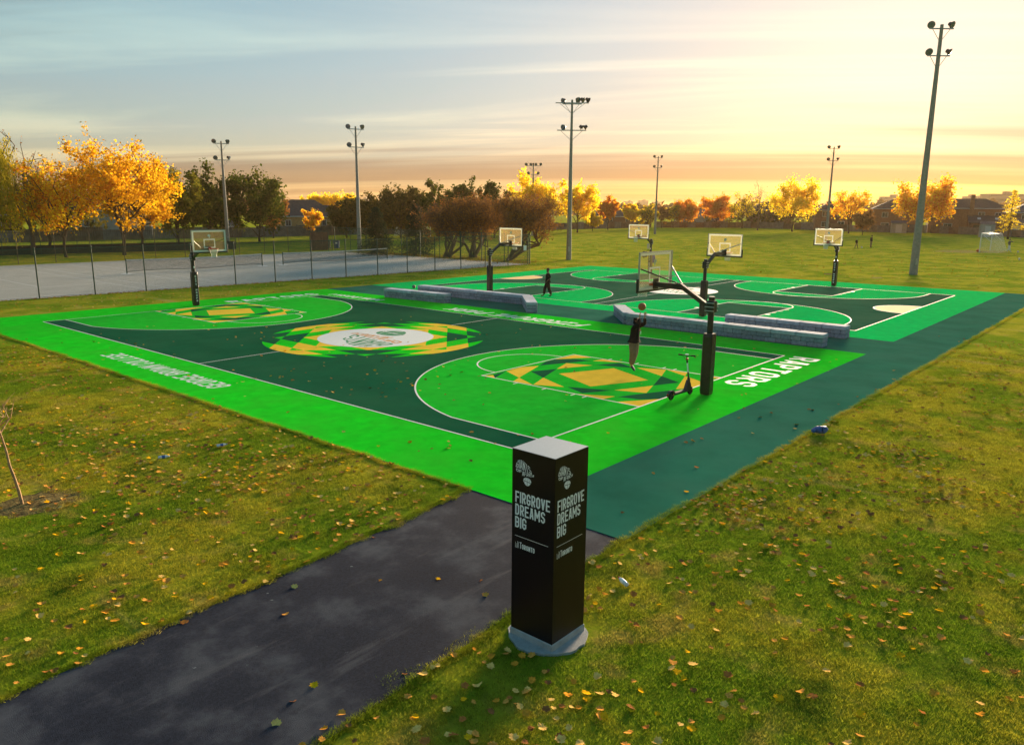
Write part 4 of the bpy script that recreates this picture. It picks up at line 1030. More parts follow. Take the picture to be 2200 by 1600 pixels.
def house(name, x, y, rz, w, d_, eave, ridge, wall, roof, label, wins, chimney=None, ext=None):
    """front face at local y=0 looking to -Y; wins = (x, z, width, height) on the front"""
    r = tag(empty(name, (x, y, 0), rz), label, 'house', 'houses beyond the park')
    mb = MB(); mb.box((0, d_/2, eave/2), (w, d_, eave)); mb.build('wall', M[wall], r)
    o = .45; hw, hd = w/2+o, d_/2+o; rl = max(w/2-d_/2, .6)
    V = [(-hw, -o, eave), (hw, -o, eave), (hw, d_+o, eave), (-hw, d_+o, eave), (-rl, d_/2, ridge), (rl, d_/2, ridge), (-hw, -o, eave-.16), (hw, -o, eave-.16), (hw, d_+o, eave-.16), (-hw, d_+o, eave-.16)]
    mb = MB(); mb._add(V, [(0, 1, 5, 4), (1, 2, 5), (2, 3, 4, 5), (3, 0, 4), (6, 7, 1, 0), (7, 8, 2, 1), (8, 9, 3, 2), (9, 6, 0, 3), (9, 8, 7, 6)]); ro = mb.build('roof', M[roof], r)
    mb = MB(); mb.box((0, -o-.03, eave-.07), (2*hw, .08, .14)); mb.build('gutter', M['trim'], ro)
    for (wx, wz, ww, wh) in wins:
        fr = MB(); t_ = .09
        for c, s_ in (((wx, -.03, wz+wh/2), (ww+t_, .09, t_)), ((wx, -.03, wz-wh/2), (ww+t_, .09, t_)), ((wx-ww/2, -.03, wz), (t_, .09, wh-t_)), ((wx+ww/2, -.03, wz), (t_, .09, wh-t_)), ((wx, -.02, wz), (.05, .05, wh-t_))): fr.box(c, s_)
        fo = fr.build('window', M['trim'], r)
        pn = MB(); pn.box((wx, -.012, wz), (ww-t_, .03, wh-t_)); pn.build('pane', M['pane'], fo)
    if chimney is not None:
        mb = MB(); mb.box((chimney, -.25, (ridge+.9)/2), (.9, .55, ridge+.9)); mb.build('chimney', M[wall], r)
    if ext:
        ex, ew, ed, eh, et, em = ext
        mb = MB(); mb.box((ex, -ed/2-.01, eh/2), (ew, ed, eh)); e = mb.build('extension', M[em], r)
        mb = MB(); mb._add([(ex-ew/2-.3, -ed-.4, eh), (ex+ew/2+.3, -ed-.4, eh), (ex+ew/2+.3, .0, et), (ex-ew/2-.3, .0, et), (ex-ew/2-.3, -ed-.4, eh-.15), (ex+ew/2+.3, -ed-.4, eh-.15), (ex+ew/2+.3, .0, et-.15), (ex-ew/2-.3, .0, et-.15)],
                           [(0, 1, 2, 3), (4, 5, 1, 0), (5, 6, 2, 1), (7, 4, 0, 3), (7, 6, 5, 4)]); mb.build('extension_roof', M[roof], e)
        for k in (-.25, .2):
            sk = MB(); sl = math.atan2(et-eh, ed+.4); sk.box((ex+ew*k, -ed*.5, eh+(et-eh)*.55+.02), (.7, 1.1, .06), Matrix.Rotation(sl, 3, 'X')); sk.build('skylight', M['trim'], e)
        for k in (-.3, 0, .3):
            pn = MB(); pn.box((ex+ew*k, -ed-.03, eh*.55), (ew*.2, .05, eh*.5)); pn.build('window', M['pane'], e)
    return r
two = [(-2.2, 4.2, 1.3, 1.2), (1.6, 4.2, 1.5, 1.2), (-2.0, 1.6, 1.8, 1.3), (1.8, 1.4, 1.6, 2.0)]
house('bungalow', 77.5, 117.6, -.62, 15, 8, 3.3, 5.4, 'brickbuff', 'roof', 'brown roofed bungalow behind the small yellow tree at the left', [(-4.5, 2.0, 1.0, 1.1), (1.8, 2.1, 1.6, 1.1), (5.2, 2.0, 1.2, 1.1)])
house('bungalow', 88.0, 136.0, -.62, 14, 9, 3.6, 6.6, 'brickdark', 'roof', 'second bungalow roof showing above the first one', [(-3, 2.0, 1.4, 1.1), (3, 2.0, 1.4, 1.1)])
house('bungalow', 44.0, 128.0, -.45, 13, 8, 4.2, 6.6, 'shed', 'roofgrey', 'grey house half hidden behind the golden maple', [(-3, 2.2, 1.6, 1.3), (2.5, 2.2, 1.6, 1.3)])
house('bungalow', 24.0, 126.0, -.3, 12, 8, 3.6, 6.0, 'brickdark', 'roof', 'dark house half hidden behind the willow and orange maple', [(-3, 2.0, 1.6, 1.2), (2.5, 2.0, 1.6, 1.2)])
hy = -1.25
house('two_storey_house', 194.5, 44.0, hy, 9.5, 8, 5.7, 7.9, 'brick', 'roof', 'two storey brick house between the thin orange tree and the broad gold tree', two)
house('two_storey_house', 201.5, 29.6, hy-.05, 16.5, 9, 5.9, 8.2, 'brick', 'roof', 'widest brick house with a chimney, right of the broad gold tree', [(-5.5, 4.3, 1.3, 1.2), (2.8, 4.4, 1.3, 1.2), (6.2, 4.3, 1.3, 1.2), (-4, 1.6, 1.8, 1.3)], .6, (4.2, 8, 4.5, 2.6, 4.3, 'brickdark'))
house('two_storey_house', 190.5, 13.0, hy-.05, 13, 9, 5.0, 7.6, 'brickdark', 'roofgrey', 'grey roofed house with pale sunroom at the right edge of the photograph', [(-3.5, 4.0, 1.3, 1.1), (3.5, 4.0, 1.3, 1.1)], None, (-1.0, 9.5, 4.2, 2.4, 3.7, 'trim'))
house('two_storey_house', 196.0, 59.0, hy+.1, 9, 8, 5.2, 7.4, 'brickdark', 'roof', 'dark roofed house behind the broad bright yellow tree', two)
house('two_storey_house', 216.0, 84.0, hy+.2, 12, 8, 5.2, 7.6, 'brickdark', 'roof', 'dark roofed house behind the bare tree', two)
house('bungalow', 211.0, 104.0, hy+.45, 13, 8, 3.0, 5.2, 'shed', 'roofgrey', 'low pale house behind the round orange trees', [(-3, 1.8, 1.6, 1.2), (3, 1.8, 1.6, 1.2)])
house('bungalow', 186.0, 118.0, hy+.7, 12, 8, 2.9, 4.9, 'brickdark', 'roof', 'low dark house behind the small upright yellow tree', [(-3, 1.8, 1.6, 1.2), (3, 1.8, 1.6, 1.2)])
house('bungalow', 150.0, 122.0, hy+.9, 12, 8, 3.2, 5.4, 'brickdark', 'roof', 'low dark house behind the yellow tree by the tall middle mast', [(-3, 1.8, 1.6, 1.2), (3, 1.8, 1.6, 1.2)])
def garden_fence(pts, label, hgt=1.8, mt=('wood', 'woodgrey')):
    r = tag(empty('garden_fence', (*pts[0], 0)), label, 'fence', 'garden fences at the edge of the park'); o = Vector(pts[0]); k = 0
    for a, c in zip(pts[:-1], pts[1:]):
        a, c = Vector(a)-o, Vector(c)-o; n = max(1, round((c-a).length/2.6)); ang = math.atan2((c-a).y, (c-a).x); rot = Matrix.Rotation(ang, 3, 'Z')
        for i in range(n):
            p0, p1 = a+(c-a)*(i/n), a+(c-a)*((i+1)/n); m_ = (p0+p1)/2; hh = hgt*random.uniform(.82, 1.08); q = random.choice(mt)
            mb = MB(); ln = (p1-p0).length
            nb = 9
            for b_ in range(nb):
                x = (b_+.5)/nb*ln-ln/2; mb.box((*(m_+Vector((math.cos(ang), math.sin(ang)))*x), hh/2), (ln/nb-.03, .03+.02*(b_ % 2), hh+random.uniform(-.03, .03)), rot)
            mb.build('panel', M[q], r)['kind'] = 'stuff'
            mb = MB(); mb.box((p0.x, p0.y, hh/2+.05), (.11, .11, hh+.1), rot); mb.build('post', M[q], r)
garden_fence([(120, 114), (137, 107.6), (160, 106.5), (182, 104.6)], 'dark wooden garden fence behind the small autumn trees in the middle')
garden_fence([(183, 104), (203, 89), (202, 72)], 'wooden garden fence behind the orange trees and the bare tree')
garden_fence([(201, 71), (193.5, 57), (192, 47), (196.5, 37)], 'wooden garden fence behind the broad bright yellow tree', 1.9)
garden_fence([(196, 36), (190, 25), (180, 17), (172, 8), (166, -2)], 'wooden garden fence in front of the widest brick house', 1.7)
garden_fence([(42, 112), (60, 108.6), (78, 108.4), (94, 103)], 'grey wooden garden fence in front of the bungalow', 1.8, ('woodgrey', 'woodgrey', 'wood'))
garden_fence([(2, 110), (20, 112), (42, 112)], 'grey wooden garden fence behind the willow and golden maple', 1.8, ('woodgrey', 'wood'))
def shed(x, y, rz, w, h_, label):
    r = tag(empty('garden_shed', (x, y, 0), rz), label, 'shed', 'sheds and shelters by the garden fences')
    mb = MB(); mb.box((0, 1, h_/2), (w, 2, h_)); mb.build('wall', M['shed'], r)
    mb = MB(); mb._add([(-w/2-.1, -.1, h_), (w/2+.1, -.1, h_), (w/2+.1, 2.1, h_), (-w/2-.1, 2.1, h_), (-w/2-.1, 1, h_+.6), (w/2+.1, 1, h_+.6)], [(0, 1, 5, 4), (2, 3, 4, 5), (1, 2, 5), (3, 0, 4), (3, 2, 1, 0)]); mb.build('roof', M['roofgrey'], r)
    mb = MB(); mb.box((0, -.02, h_*.45), (w*.4, .04, h_*.85)); mb.build('door', M['trim'], r)
shed(189.5, 41.5, hy, 3.4, 2.3, 'pale shed left of the broad gold tree')
shed(174.0, 20.5, hy, 2.6, 2.6, 'pale shelter in the garden right of the broad gold tree')
shed(199.5, 92.5, hy+.5, 3.2, 2.0, 'pale shed between the round orange trees')
shed(56.5, 110.5, -.4, 2.6, 2.2, 'pale shed at the foot of the rust brown tree')
# far woods and towers
rng = np.random.default_rng(5); P = []
def band_of(x0, y0, x1, y1, h0, h1, n, dep):
    f = rng.random(n); prof = h0+(h1-h0)*f; bump = .78+.22*np.sin(f*37)*np.sin(f*91+1)
    z = prof*bump*(1-rng.random(n)**2.2*.98); w = rng.normal(size=n)*dep
    dx, dy = x1-x0, y1-y0; l_ = math.hypot(dx, dy)
    return np.stack([x0+dx*f-dy/l_*w, y0+dy*f+dx/l_*w, z], 1)
P = np.concatenate([band_of(400, 420, 487, 323, 6.5, 8.6, 2600, 8), band_of(487, 323, 537, 232, 8.6, 9.9, 2600, 8), band_of(537, 232, 568, 143, 9.9, 12.6, 2600, 8), band_of(568, 143, 590, 20, 12.6, 13.6, 3000, 8),
                    band_of(180, 420, 400, 420, 6.5, 6.8, 3200, 9), band_of(-40, 230, 180, 320, 7, 8.5, 4200, 8)])
V, F = leaf_cloud(P, 3.0, rng, .5)
M['lf_far'] = leaf_mat('leaves_far_woods', [(.10, .055, .02), (.15, .075, .02), (.20, .10, .02), (.08, .06, .02)], .3)
fw = link('far_woods', np_mesh('far_woods', V, F, [M['lf_far']])); tag(fw, 'continuous brown wood along the horizon', 'woods', kind='stuff')
rng = np.random.default_rng(6)
P = np.concatenate([band_of(-15, 118, 40, 122, 4.5, 5.5, 1800, 2.5), band_of(92, 108, 150, 128, 5.0, 6.0, 2200, 4), band_of(205, 100, 222, 70, 4.5, 5, 900, 2.5)])
V, F = leaf_cloud(P, .9, rng, .3); hd = link('garden_hedges', np_mesh('garden_hedges', V, F, [M['lf_darkolive']])); tag(hd, 'dark hedges and bushes along the garden fences', 'hedge', kind='stuff')
M['tower'] = mat('far_tower', (.22, .17, .15), .9, var=.15, vs=.05)
def tower(x, y, hgt, w, label, n=5):
    r = tag(empty('apartment_tower', (x, y, 0), -.9), label, 'apartment tower', 'apartment towers on the horizon')
    mb = MB(); mb.box((0, 0, hgt/2), (w, 14, hgt)); mb.box((w*.1, 0, hgt+1.2), (w*.3, 6, 2.4)); mb.build('wall', M['tower'], r)
    for i in range(n):
        mb = MB(); mb.box((0, -7.05, hgt*(i+.7)/n), (w*.94, .1, hgt/n*.45)); mb.build('window_row', M['pane'], r)
for x, y, hgt, w, lab in [(926, 1160, 19.3, 17, 'far tower above the dark bushes right of the left masts'), (1070, 1301, 15.7, 16, 'low far tower just right of the tower above the dark bushes'),
      (1526, 924, 23, 22, 'widest far tower right of the narrow orange tree'), (1509, 952, 20.7, 20, 'flat topped far tower left of the widest far tower'), (1541, 899, 20.1, 18, 'far tower close to the slim distant mast'),
      (1653, 905, 25.5, 8, 'thin far tower above the orange trees'), (1769, 898, 25.8, 16, 'far tower above the taller round orange tree'), (877, 126, 21.7, 38, 'broad far block behind the yellow larch'),
      (1167, 211, 24.3, 12, 'far tower above the chimney house, left of three'), (1169, 198, 24.9, 12, 'far tower above the chimney house, middle of three'), (1171, 188, 24.9, 12, 'far tower above the chimney house, right of three'), (953, 249, 20.6, 22, 'far block with a mast left of the broad gold tree')]:
    tower(x, y, hgt, w, lab)

# ------------------------------------------------------------------ people
def skin_obj(name, J, E, mt, parent, sub=2):
    """grow a continuous surface over a joint graph: J = {name: (pos, radius or (rx, ry))}"""
    me = bpy.data.meshes.new(name); keys = list(J); idx = {k: i for i, k in enumerate(keys)}
    me.from_pydata([J[k][0] for k in keys], [(idx[a], idx[b]) for a, b in E], [])
    ob = bpy.data.objects.new(name+'_tmp', me); COL.objects.link(ob)
    md = ob.modifiers.new('skin', 'SKIN'); md.use_smooth_shade = True; md.branch_smoothing = .35
    for i, k in enumerate(keys):
        r = J[k][1]; me.skin_vertices[0].data[i].radius = (r, r) if isinstance(r, (int, float)) else r
    me.skin_vertices[0].data[0].use_root = True
    sb_ = ob.modifiers.new('sub', 'SUBSURF'); sb_.levels = sub; sb_.render_levels = sub
    dg = bpy.context.evaluated_depsgraph_get(); dg.update()
    m2 = bpy.data.meshes.new_from_object(ob.evaluated_get(dg)); m2.name = name
    bpy.data.objects.remove(ob); m2.materials.clear(); m2.materials.append(mt)
    m2.polygons.foreach_set('use_smooth', [True]*len(m2.polygons))
    return link(name, m2, parent)
def hand(J, E, side, wrist, d, n, key):
    """palm and five fingers from the wrist; d = direction of the hand, n = palm normal"""
    d = Vector(d).normalized(); n = Vector(n); n = (n-d*n.dot(d)).normalized(); s = d.cross(n)*side; w = Vector(wrist)
    J[key+'palm'] = (tuple(w+d*.055), (.030, .022)); E.append((key+'wrist', key+'palm'))
    J[key+'palm2'] = (tuple(w+d*.09), (.034, .018)); E.append((key+'palm', key+'palm2'))
    for k, (off, ln, curl) in enumerate(((.033, .062, .10), (.012, .078, .06), (-.011, .074, .08), (-.033, .058, .14))):
        b = w+d*.11+s*off; m1 = b+d*(ln*.5)+s*off*.25+n*(ln*curl); m2 = m1+d*(ln*.5)+s*off*.15+n*(ln*curl*2.2)
        J[key+'f%da' % k] = (tuple(b), .0105); J[key+'f%db' % k] = (tuple(m1), .0090); J[key+'f%dc' % k] = (tuple(m2), .0075)
        E += [(key+'palm2', key+'f%da' % k), (key+'f%da' % k, key+'f%db' % k), (key+'f%db' % k, key+'f%dc' % k)]
    t1 = w+d*.06+s*.045+n*.01; t2 = t1+d*.03+s*.026+n*.012
    J[key+'t1'] = (tuple(t1), .0125); J[key+'t2'] = (tuple(t2), .0095); E += [(key+'palm', key+'t1'), (key+'t1', key+'t2')]
BASE = dict(pelvis=(0, 0, .94), waist=(0, .0, 1.08), chest=(0, .0, 1.28), collar=(0, .015, 1.43), neck=(0, .015, 1.50), jaw=(0, -.012, 1.585), head=(0, .0, 1.66), crown=(0, .005, 1.735),
            l_sh=(.175, .01, 1.41), l_el=(.235, .03, 1.14), l_wrist=(.245, -.05, .91), r_sh=(-.175, .01, 1.41), r_el=(-.235, .03, 1.14), r_wrist=(-.245, -.05, .91),
            l_hip=(.095, 0, .90), l_knee=(.10, -.02, .49), l_ank=(.10, .02, .085), l_toe=(.11, -.15, .03), r_hip=(-.095, 0, .90), r_knee=(-.10, -.02, .49), r_ank=(-.10, .02, .085), r_toe=(-.11, -.15, .03))
def person(loc_, face, scale, pose, label, top_m, leg_m, shoe_m, skin_m, hair_m, fingers=True, hood=False, loose=1.0, baggy=1.0, sleeves='long', extra=None, hat_m=None, build=1.0):
    """pose overrides joints (local frame, the person looks to -Y)"""
    Jp = dict(BASE); Jp.update(pose)
    r = tag(empty('person', loc_, face), label, 'person', 'people in the park'); r.scale = (scale,)*3
    rad = dict(pelvis=(.135, .10), waist=(.125, .092), chest=(.155, .105), collar=(.10, .07), neck=.052, jaw=(.066, .078), head=(.079, .094), crown=(.055, .068), sh=.058, el=.040, wrist=.027, hip=.078, knee=.052, ank=.036)
    J = {}; E = []
    for k in ('pelvis', 'waist', 'chest', 'collar', 'neck', 'jaw', 'head', 'crown'): J[k] = (Jp[k], rad[k])
    E += [('pelvis', 'waist'), ('waist', 'chest'), ('chest', 'collar'), ('collar', 'neck'), ('neck', 'jaw'), ('jaw', 'head'), ('head', 'crown')]
    for s_ in 'lr':
        for k in ('sh', 'el', 'wrist', 'hip', 'knee', 'ank'): J[s_+'_'+k] = (Jp[s_+'_'+k], rad[k])
        J[s_+'_'+'heel'] = (tuple(Vector(Jp[s_+'_ank'])*.72+Vector(Jp[s_+'_toe'])*.28), .036); J[s_+'_toe'] = (Jp[s_+'_toe'], .03)
        E += [('collar', s_+'_sh'), (s_+'_sh', s_+'_el'), (s_+'_el', s_+'_wrist'), ('pelvis', s_+'_hip'), (s_+'_hip', s_+'_knee'), (s_+'_knee', s_+'_ank'), (s_+'_ank', s_+'_heel'), (s_+'_heel', s_+'_toe')]
        if fingers:
            d = Vector(Jp[s_+'_wrist'])-Vector(Jp[s_+'_el']); nn = Jp.get(s_+'_palm', (0, -1, 0)); hand(J, E, 1 if s_ == 'l' else -1, Jp[s_+'_wrist'], Jp.get(s_+'_hand', tuple(d)), nn, s_+'_')
        else:
            d = (Vector(Jp[s_+'_wrist'])-Vector(Jp[s_+'_el'])).normalized(); J[s_+'_palm'] = (tuple(Vector(Jp[s_+'_wrist'])+d*.11), (.036, .022)); E.append((s_+'_wrist', s_+'_palm'))
    body = skin_obj('body', J, E, skin_m, r)
    # face
    hd = Vector(Jp['head']); jw = Vector(Jp['jaw']); upv = (Vector(Jp['crown'])-jw).normalized(); fwd = Vector(Jp.get('look', (0, -1, 0))); fwd = (fwd-upv*fwd.dot(upv)).normalized(); sd = fwd.cross(upv)
    fb = MB(); c = hd-upv*.035+fwd*.083
    fb.sphere(c, .018, 8, 6, (1, 1.2, 1.5))
    for s_ in (-1, 1): fb.sphere(hd-upv*.03+sd*s_*.078-fwd*.005, .022, 8, 6, (.5, 1, 1.4))
    fb.build('face', skin_m, r)
    for s_ in (-1, 1):
        eb = MB(); eb.sphere(hd-upv*.012+fwd*.080+sd*s_*.030, .011, 8, 6); eb.build('eye', M['eye'], r)
    mb = MB(); mb.sphere(jw+fwd*.068+upv*.004, .02, 8, 6, (1.1, .5, .35)); mb.build('mouth', M['lip'], r)
    # hair
    hb = MB(); n_ = 14
    if not hood:
        prof = [(1.0, -.02), (1.04, .02), (.95, .06), (.70, .092), (.35, .108), (.02, .112)]
        V = []
        for f, z in prof:
            for j in range(n_):
                a = 2*math.pi*j/n_; V.append(hd+sd*(math.cos(a)*.086*f)+fwd*(math.sin(a)*.098*f-.008)+upv*(z+(.018 if math.sin(a) > .2 else 0)))
        hb._add(V, [(i*n_+j, i*n_+(j+1) % n_, (i+1)*n_+(j+1) % n_, (i+1)*n_+j) for i in range(len(prof)-1) for j in range(n_)], True); hb.build('hat' if hat_m else 'hair', hat_m or hair_m, r)
    # clothes
    g = {}; ge = []
    f = loose*build
    for k, rr in (('waist', (.158, .125)), ('chest', (.178, .13)), ('collar', (.115, .085))): g[k] = (Jp[k], (rr[0]*f, rr[1]*f))
    g['hem'] = (tuple(Vector(Jp['pelvis'])+(Vector(Jp['pelvis'])-Vector(Jp['waist'])).normalized()*.01), (.150*f, .118*f)); g['nk'] = (tuple(Vector(Jp['collar'])*.45+Vector(Jp['neck'])*.55), .062)
    ge += [('waist', 'chest'), ('chest', 'collar'), ('waist', 'hem'), ('collar', 'nk')]
    for s_ in 'lr':
        el, wr = Vector(Jp[s_+'_el']), Vector(Jp[s_+'_wrist'])
        g[s_+'_sh'] = (Jp[s_+'_sh'], .074*f); g[s_+'_el'] = (tuple(el), .056*f); ge += [('collar', s_+'_sh'), (s_+'_sh', s_+'_el')]
        if sleeves == 'long': g[s_+'_w'] = (tuple(el+(wr-el)*.93), .041*f); ge.append((s_+'_el', s_+'_w'))
    skin_obj('top', g, ge, top_m, r)
    if hood:
        J2 = {'a': (tuple(Vector(Jp['neck'])-fwd*.03), (.10, .095)), 'b': (tuple(jw-fwd*.035), (.098, .085)), 'c': (tuple(hd-fwd*.028), (.104, .098)), 'd': (tuple(Vector(Jp['crown'])-fwd*.022+upv*.012), (.078, .080))}
        skin_obj('hood', J2, [('a', 'b'), ('b', 'c'), ('c', 'd')], top_m, r)
    g = {}; ge = []
    f *= baggy; g['pelvis'] = (Jp['pelvis'], (.15*f, .118*f)); g['top'] = (tuple(Vector(Jp['pelvis'])*.55+Vector(Jp['waist'])*.45), (.14*f, .108*f)); ge.append(('pelvis', 'top'))
    for s_ in 'lr':
        kn, an = Vector(Jp[s_+'_knee']), Vector(Jp[s_+'_ank'])
        g[s_+'_hip'] = (Jp[s_+'_hip'], .100*f); g[s_+'_knee'] = (tuple(kn), .082*f); g[s_+'_mid'] = (tuple(kn+(an-kn)*.6), .074*f); g[s_+'_cuff'] = (tuple(kn+(an-kn)*.92), .056*f)
        ge += [('pelvis', s_+'_hip'), (s_+'_hip', s_+'_knee'), (s_+'_knee', s_+'_mid'), (s_+'_mid', s_+'_cuff')]
    skin_obj('trousers', g, ge, leg_m, r)
    for s_ in 'lr':
        an, to = Vector(Jp[s_+'_ank']), Vector(Jp[s_+'_toe'])
        J3 = {'a': (tuple(an), .047), 'b': (tuple(an+(to-an)*.25-(an-to).cross(Vector((1, 0, 0))).normalized()*0), (.048, .046)), 'c': (tuple(an+(to-an)*.68), (.050, .040)), 'd': (tuple(to+(to-an).normalized()*.03), (.042, .030))}
        skin_obj('shoe', J3, [('a', 'b'), ('b', 'c'), ('c', 'd')], shoe_m, r)
    if extra: extra(r, Jp)
    return r
M['eye'] = mat('eye', (.02, .015, .012), .2); M['lip'] = mat('lip', (.20, .07, .05), .6)
M['skin1'] = mat('skin_medium', (.42, .23, .14), .6, var=.06, vs=9); M['skin2'] = mat('skin_dark', (.085, .040, .024), .55, var=.1, vs=9)
M['hoodie'] = mat('black_hoodie', (.014, .010, .013), .95, var=.3, vs=14, bump=.5, bs=25, spec=.2)
M['khaki'] = mat('tan_track_trousers', (.23, .155, .10), .95, var=.15, vs=9, bump=.6, bs=16, spec=.15)
M['navy'] = mat('navy_shoe', (.015, .025, .06), .6); M['blackcloth'] = mat('black_cloth', (.011, .010, .012), .95, var=.3, vs=14, bump=.4, bs=20, spec=.15)
M['hair'] = mat('black_hair', (.012, .010, .010), .7); M['lime'] = mat('lime_hat', (.45, .75, .08), .7); M['jacket'] = mat('dark_brown_jacket', (.04, .028, .024), .9)
M['greytop'] = mat('grey_top', (.14, .15, .14), .9); M['palecloth'] = mat('pale_trousers', (.62, .66, .72), .85); M['tanleg'] = mat('tan_trousers', (.34, .22, .11), .9); M['redprint'] = mat('red_print', (.42, .03, .03), .7)
def chest_print(r, Jp):
    for nm, mt_, V in (('red_print', 'redprint', [(-.05, -.182, 1.36), (.07, -.183, 1.345), (.075, -.190, 1.30), (-.03, -.190, 1.315)]), ('white_print', 'print', [(.0, -.192, 1.305), (.075, -.192, 1.29), (.055, -.194, 1.19), (.03, -.194, 1.19)])):
        mb = MB(); mb._add(V, [(0, 1, 2, 3)]); mb.build(nm, M[mt_], r)
shot = dict(pelvis=(0, .02, .96), waist=(0, .015, 1.10), chest=(0, -.01, 1.29), collar=(0, -.005, 1.44), neck=(0, -.015, 1.505), jaw=(0, -.055, 1.585), head=(0, -.05, 1.665), crown=(0, -.035, 1.74),
            l_sh=(.165, -.04, 1.44), l_el=(.215, -.25, 1.53), l_wrist=(.135, -.27, 1.755), l_hand=(0, -.05, 1), l_palm=(-.45, -.75, 0), r_sh=(-.165, -.04, 1.44), r_el=(-.21, -.21, 1.54), r_wrist=(-.115, -.19, 1.77), r_hand=(0, -.1, 1), r_palm=(.45, -.75, 0),
            l_hip=(.09, .02, .92), l_knee=(.085, .015, .52), l_ank=(.07, .13, .14), l_toe=(.075, .02, .005), r_hip=(-.09, .02, .92), r_knee=(-.09, -.02, .51), r_ank=(-.075, .05, .12), r_toe=(-.08, -.07, -.015), look=(.0, -1, .25))
person((8.52, 2.36, .195), R(8), .955, shot, 'person in a black hoodie and tan trousers jumping to shoot a basketball', M['hoodie'], M['khaki'], M['navy'], M['skin1'], M['hair'], True, True, 1.30, 1.22, 'long', chest_print)
walk = dict(pelvis=(0, 0, .93), l_hip=(.095, 0, .90), l_knee=(.105, .05, .49), l_ank=(.10, .22, .085), l_toe=(.115, .06, .03), r_hip=(-.095, 0, .90), r_knee=(-.10, -.17, .49), r_ank=(-.10, -.22, .085), r_toe=(-.11, -.39, .03),
            r_sh=(-.18, .01, 1.41), r_el=(-.25, .05, 1.13), r_wrist=(-.21, -.22, 1.02), r_palm=(.3, 0, 1), l_sh=(.18, .01, 1.41), l_el=(.25, .09, 1.16), l_wrist=(.20, -.09, .99), l_palm=(-1, 0, 0), jaw=(0, -.02, 1.585), head=(0, -.005, 1.66))
# looks along (-.65, .76): local -Y turned to that direction
def face_to(dx, dy): return math.atan2(dx, -dy)
def beard(r, Jp):
    mb = MB(); j = Vector(Jp['jaw']); mb.sphere(j+Vector((0, -.045, -.03)), .055, 12, 8, (1, .8, .8)); mb.build('beard', M['hair'], r)
person((24.15, 18.1, .022), face_to(-.72, .60), .955, walk, 'person in black clothes with a beard walking on the far court', M['blackcloth'], M['blackcloth'], M['blackmetal'], M['skin2'], M['hair'], True, False, 1.18, 1.0, 'short', beard, build=1.08)
w2 = dict(walk); w2.update(r_wrist=(-.24, -.10, .92), r_el=(-.25, .02, 1.14))
person((101.8, 24.2, 0), face_to(.75, -.6), .80, w2, 'child in dark clothes with a lime green hat by the white ball', M['blackcloth'], M['tanleg'], M['blackmetal'], M['skin1'], M['hair'], False, False, 1.05, 1.0, 'long', None, M['lime'])
st = dict(jaw=(0, -.06, 1.575), head=(0, -.055, 1.65), crown=(0, -.05, 1.725), chest=(0, -.01, 1.28))
person((106.4, 23.6, 0), face_to(.7, -.7), .985, st, 'adult in a dark jacket and tan trousers standing on the field', M['jacket'], M['tanleg'], M['jacket'], M['skin1'], M['hair'], False, False, 1.2, .9, 'long')
reach = dict(r_el=(-.42, -.05, 1.40), r_wrist=(-.66, -.10, 1.36), l_el=(.30, .05, 1.2), l_wrist=(.34, -.08, 1.02), l_ank=(.18, .1, .085), l_toe=(.2, -.06, .03), r_ank=(-.2, -.06, .085), r_toe=(-.22, -.22, .03))
person((109.0, 7.0, 0), face_to(-.6, .7)+math.pi, .95, reach, 'person in a grey top and pale trousers beside the right hand goal net', M['greytop'], M['palecloth'], M['palecloth'], M['skin1'], M['hair'], False, False, 1.05, 1.0, 'long')

# ------------------------------------------------------------------ balls
M['balltan'] = mat('basketball_rubber', (.40, .125, .045), .6, var=.12, vs=30, bump=.5, bs=120)
def ball(name, loc_, r_, body_m, seam_m, label, cat, patches=False):
    o = tag(empty(name, loc_), label, cat)
    mb = MB(); mb.sphere((0, 0, 0), r_, 24, 16); mb.build('cover', body_m, o)
    k = r_*1.004
    rings = [[(k*math.cos(t_), k*math.sin(t_), 0) for t_ in [2*math.pi*i/32 for i in range(32)]], [(k*math.cos(t_), 0, k*math.sin(t_)) for t_ in [2*math.pi*i/32 for i in range(32)]]]
    for s_ in (-1, 1): rings.append([(k*math.cos(t_)*math.cos(.62*math.cos(t_*2)*0+.55), s_*k*math.sin(.55), k*math.sin(t_)*math.cos(.55)) for t_ in [2*math.pi*i/32 for i in range(32)]])
    for rg in rings:
        mb = MB(); mb.tube(rg, r_*.022, 5, closed=True); mb.build('seam', seam_m, o)
    if patches:
        for i in range(8):
            d = Vector((math.cos(i*2.4)*math.sin(.4+i*.33), math.sin(i*2.4)*math.sin(.4+i*.33), math.cos(.4+i*.33))); mb = MB(); mb.sphere(d*r_*.80, r_*.26, 10, 6); mb.build('patch', M['blackmetal'], o)
    o.rotation_euler = (.5, .4, .8); return o
ball('basketball', (8.42, 2.08, 2.235), .121, M['balltan'], M['blackmetal'], 'brown basketball in the air above the raised hands of the jumping player', 'basketball')
ball('basketball', (21.55, 27.1, .145), .12, mat('ball_red_teal', (.5, .10, .05), .5, col2=(.03, .25, .28), vs=9), M['blackmetal'], 'red and teal ball resting at the end of the bent stone wall', 'basketball')
ball('soccer_ball', (103.6, 24.0, .12), .12, M['white'], M['trim'], 'white soccer ball at the feet of the child with the lime hat', 'ball', True)
ball('soccer_ball', (107.3, 5.7, .12), .12, M['white'], M['trim'], 'white soccer ball just right of the right hand goal net', 'ball', True)
ball('soccer_ball', (88.9, 3.0, .12), .12, M['white'], M['trim'], 'white soccer ball alone on the grass nearer than the goal', 'ball', True)

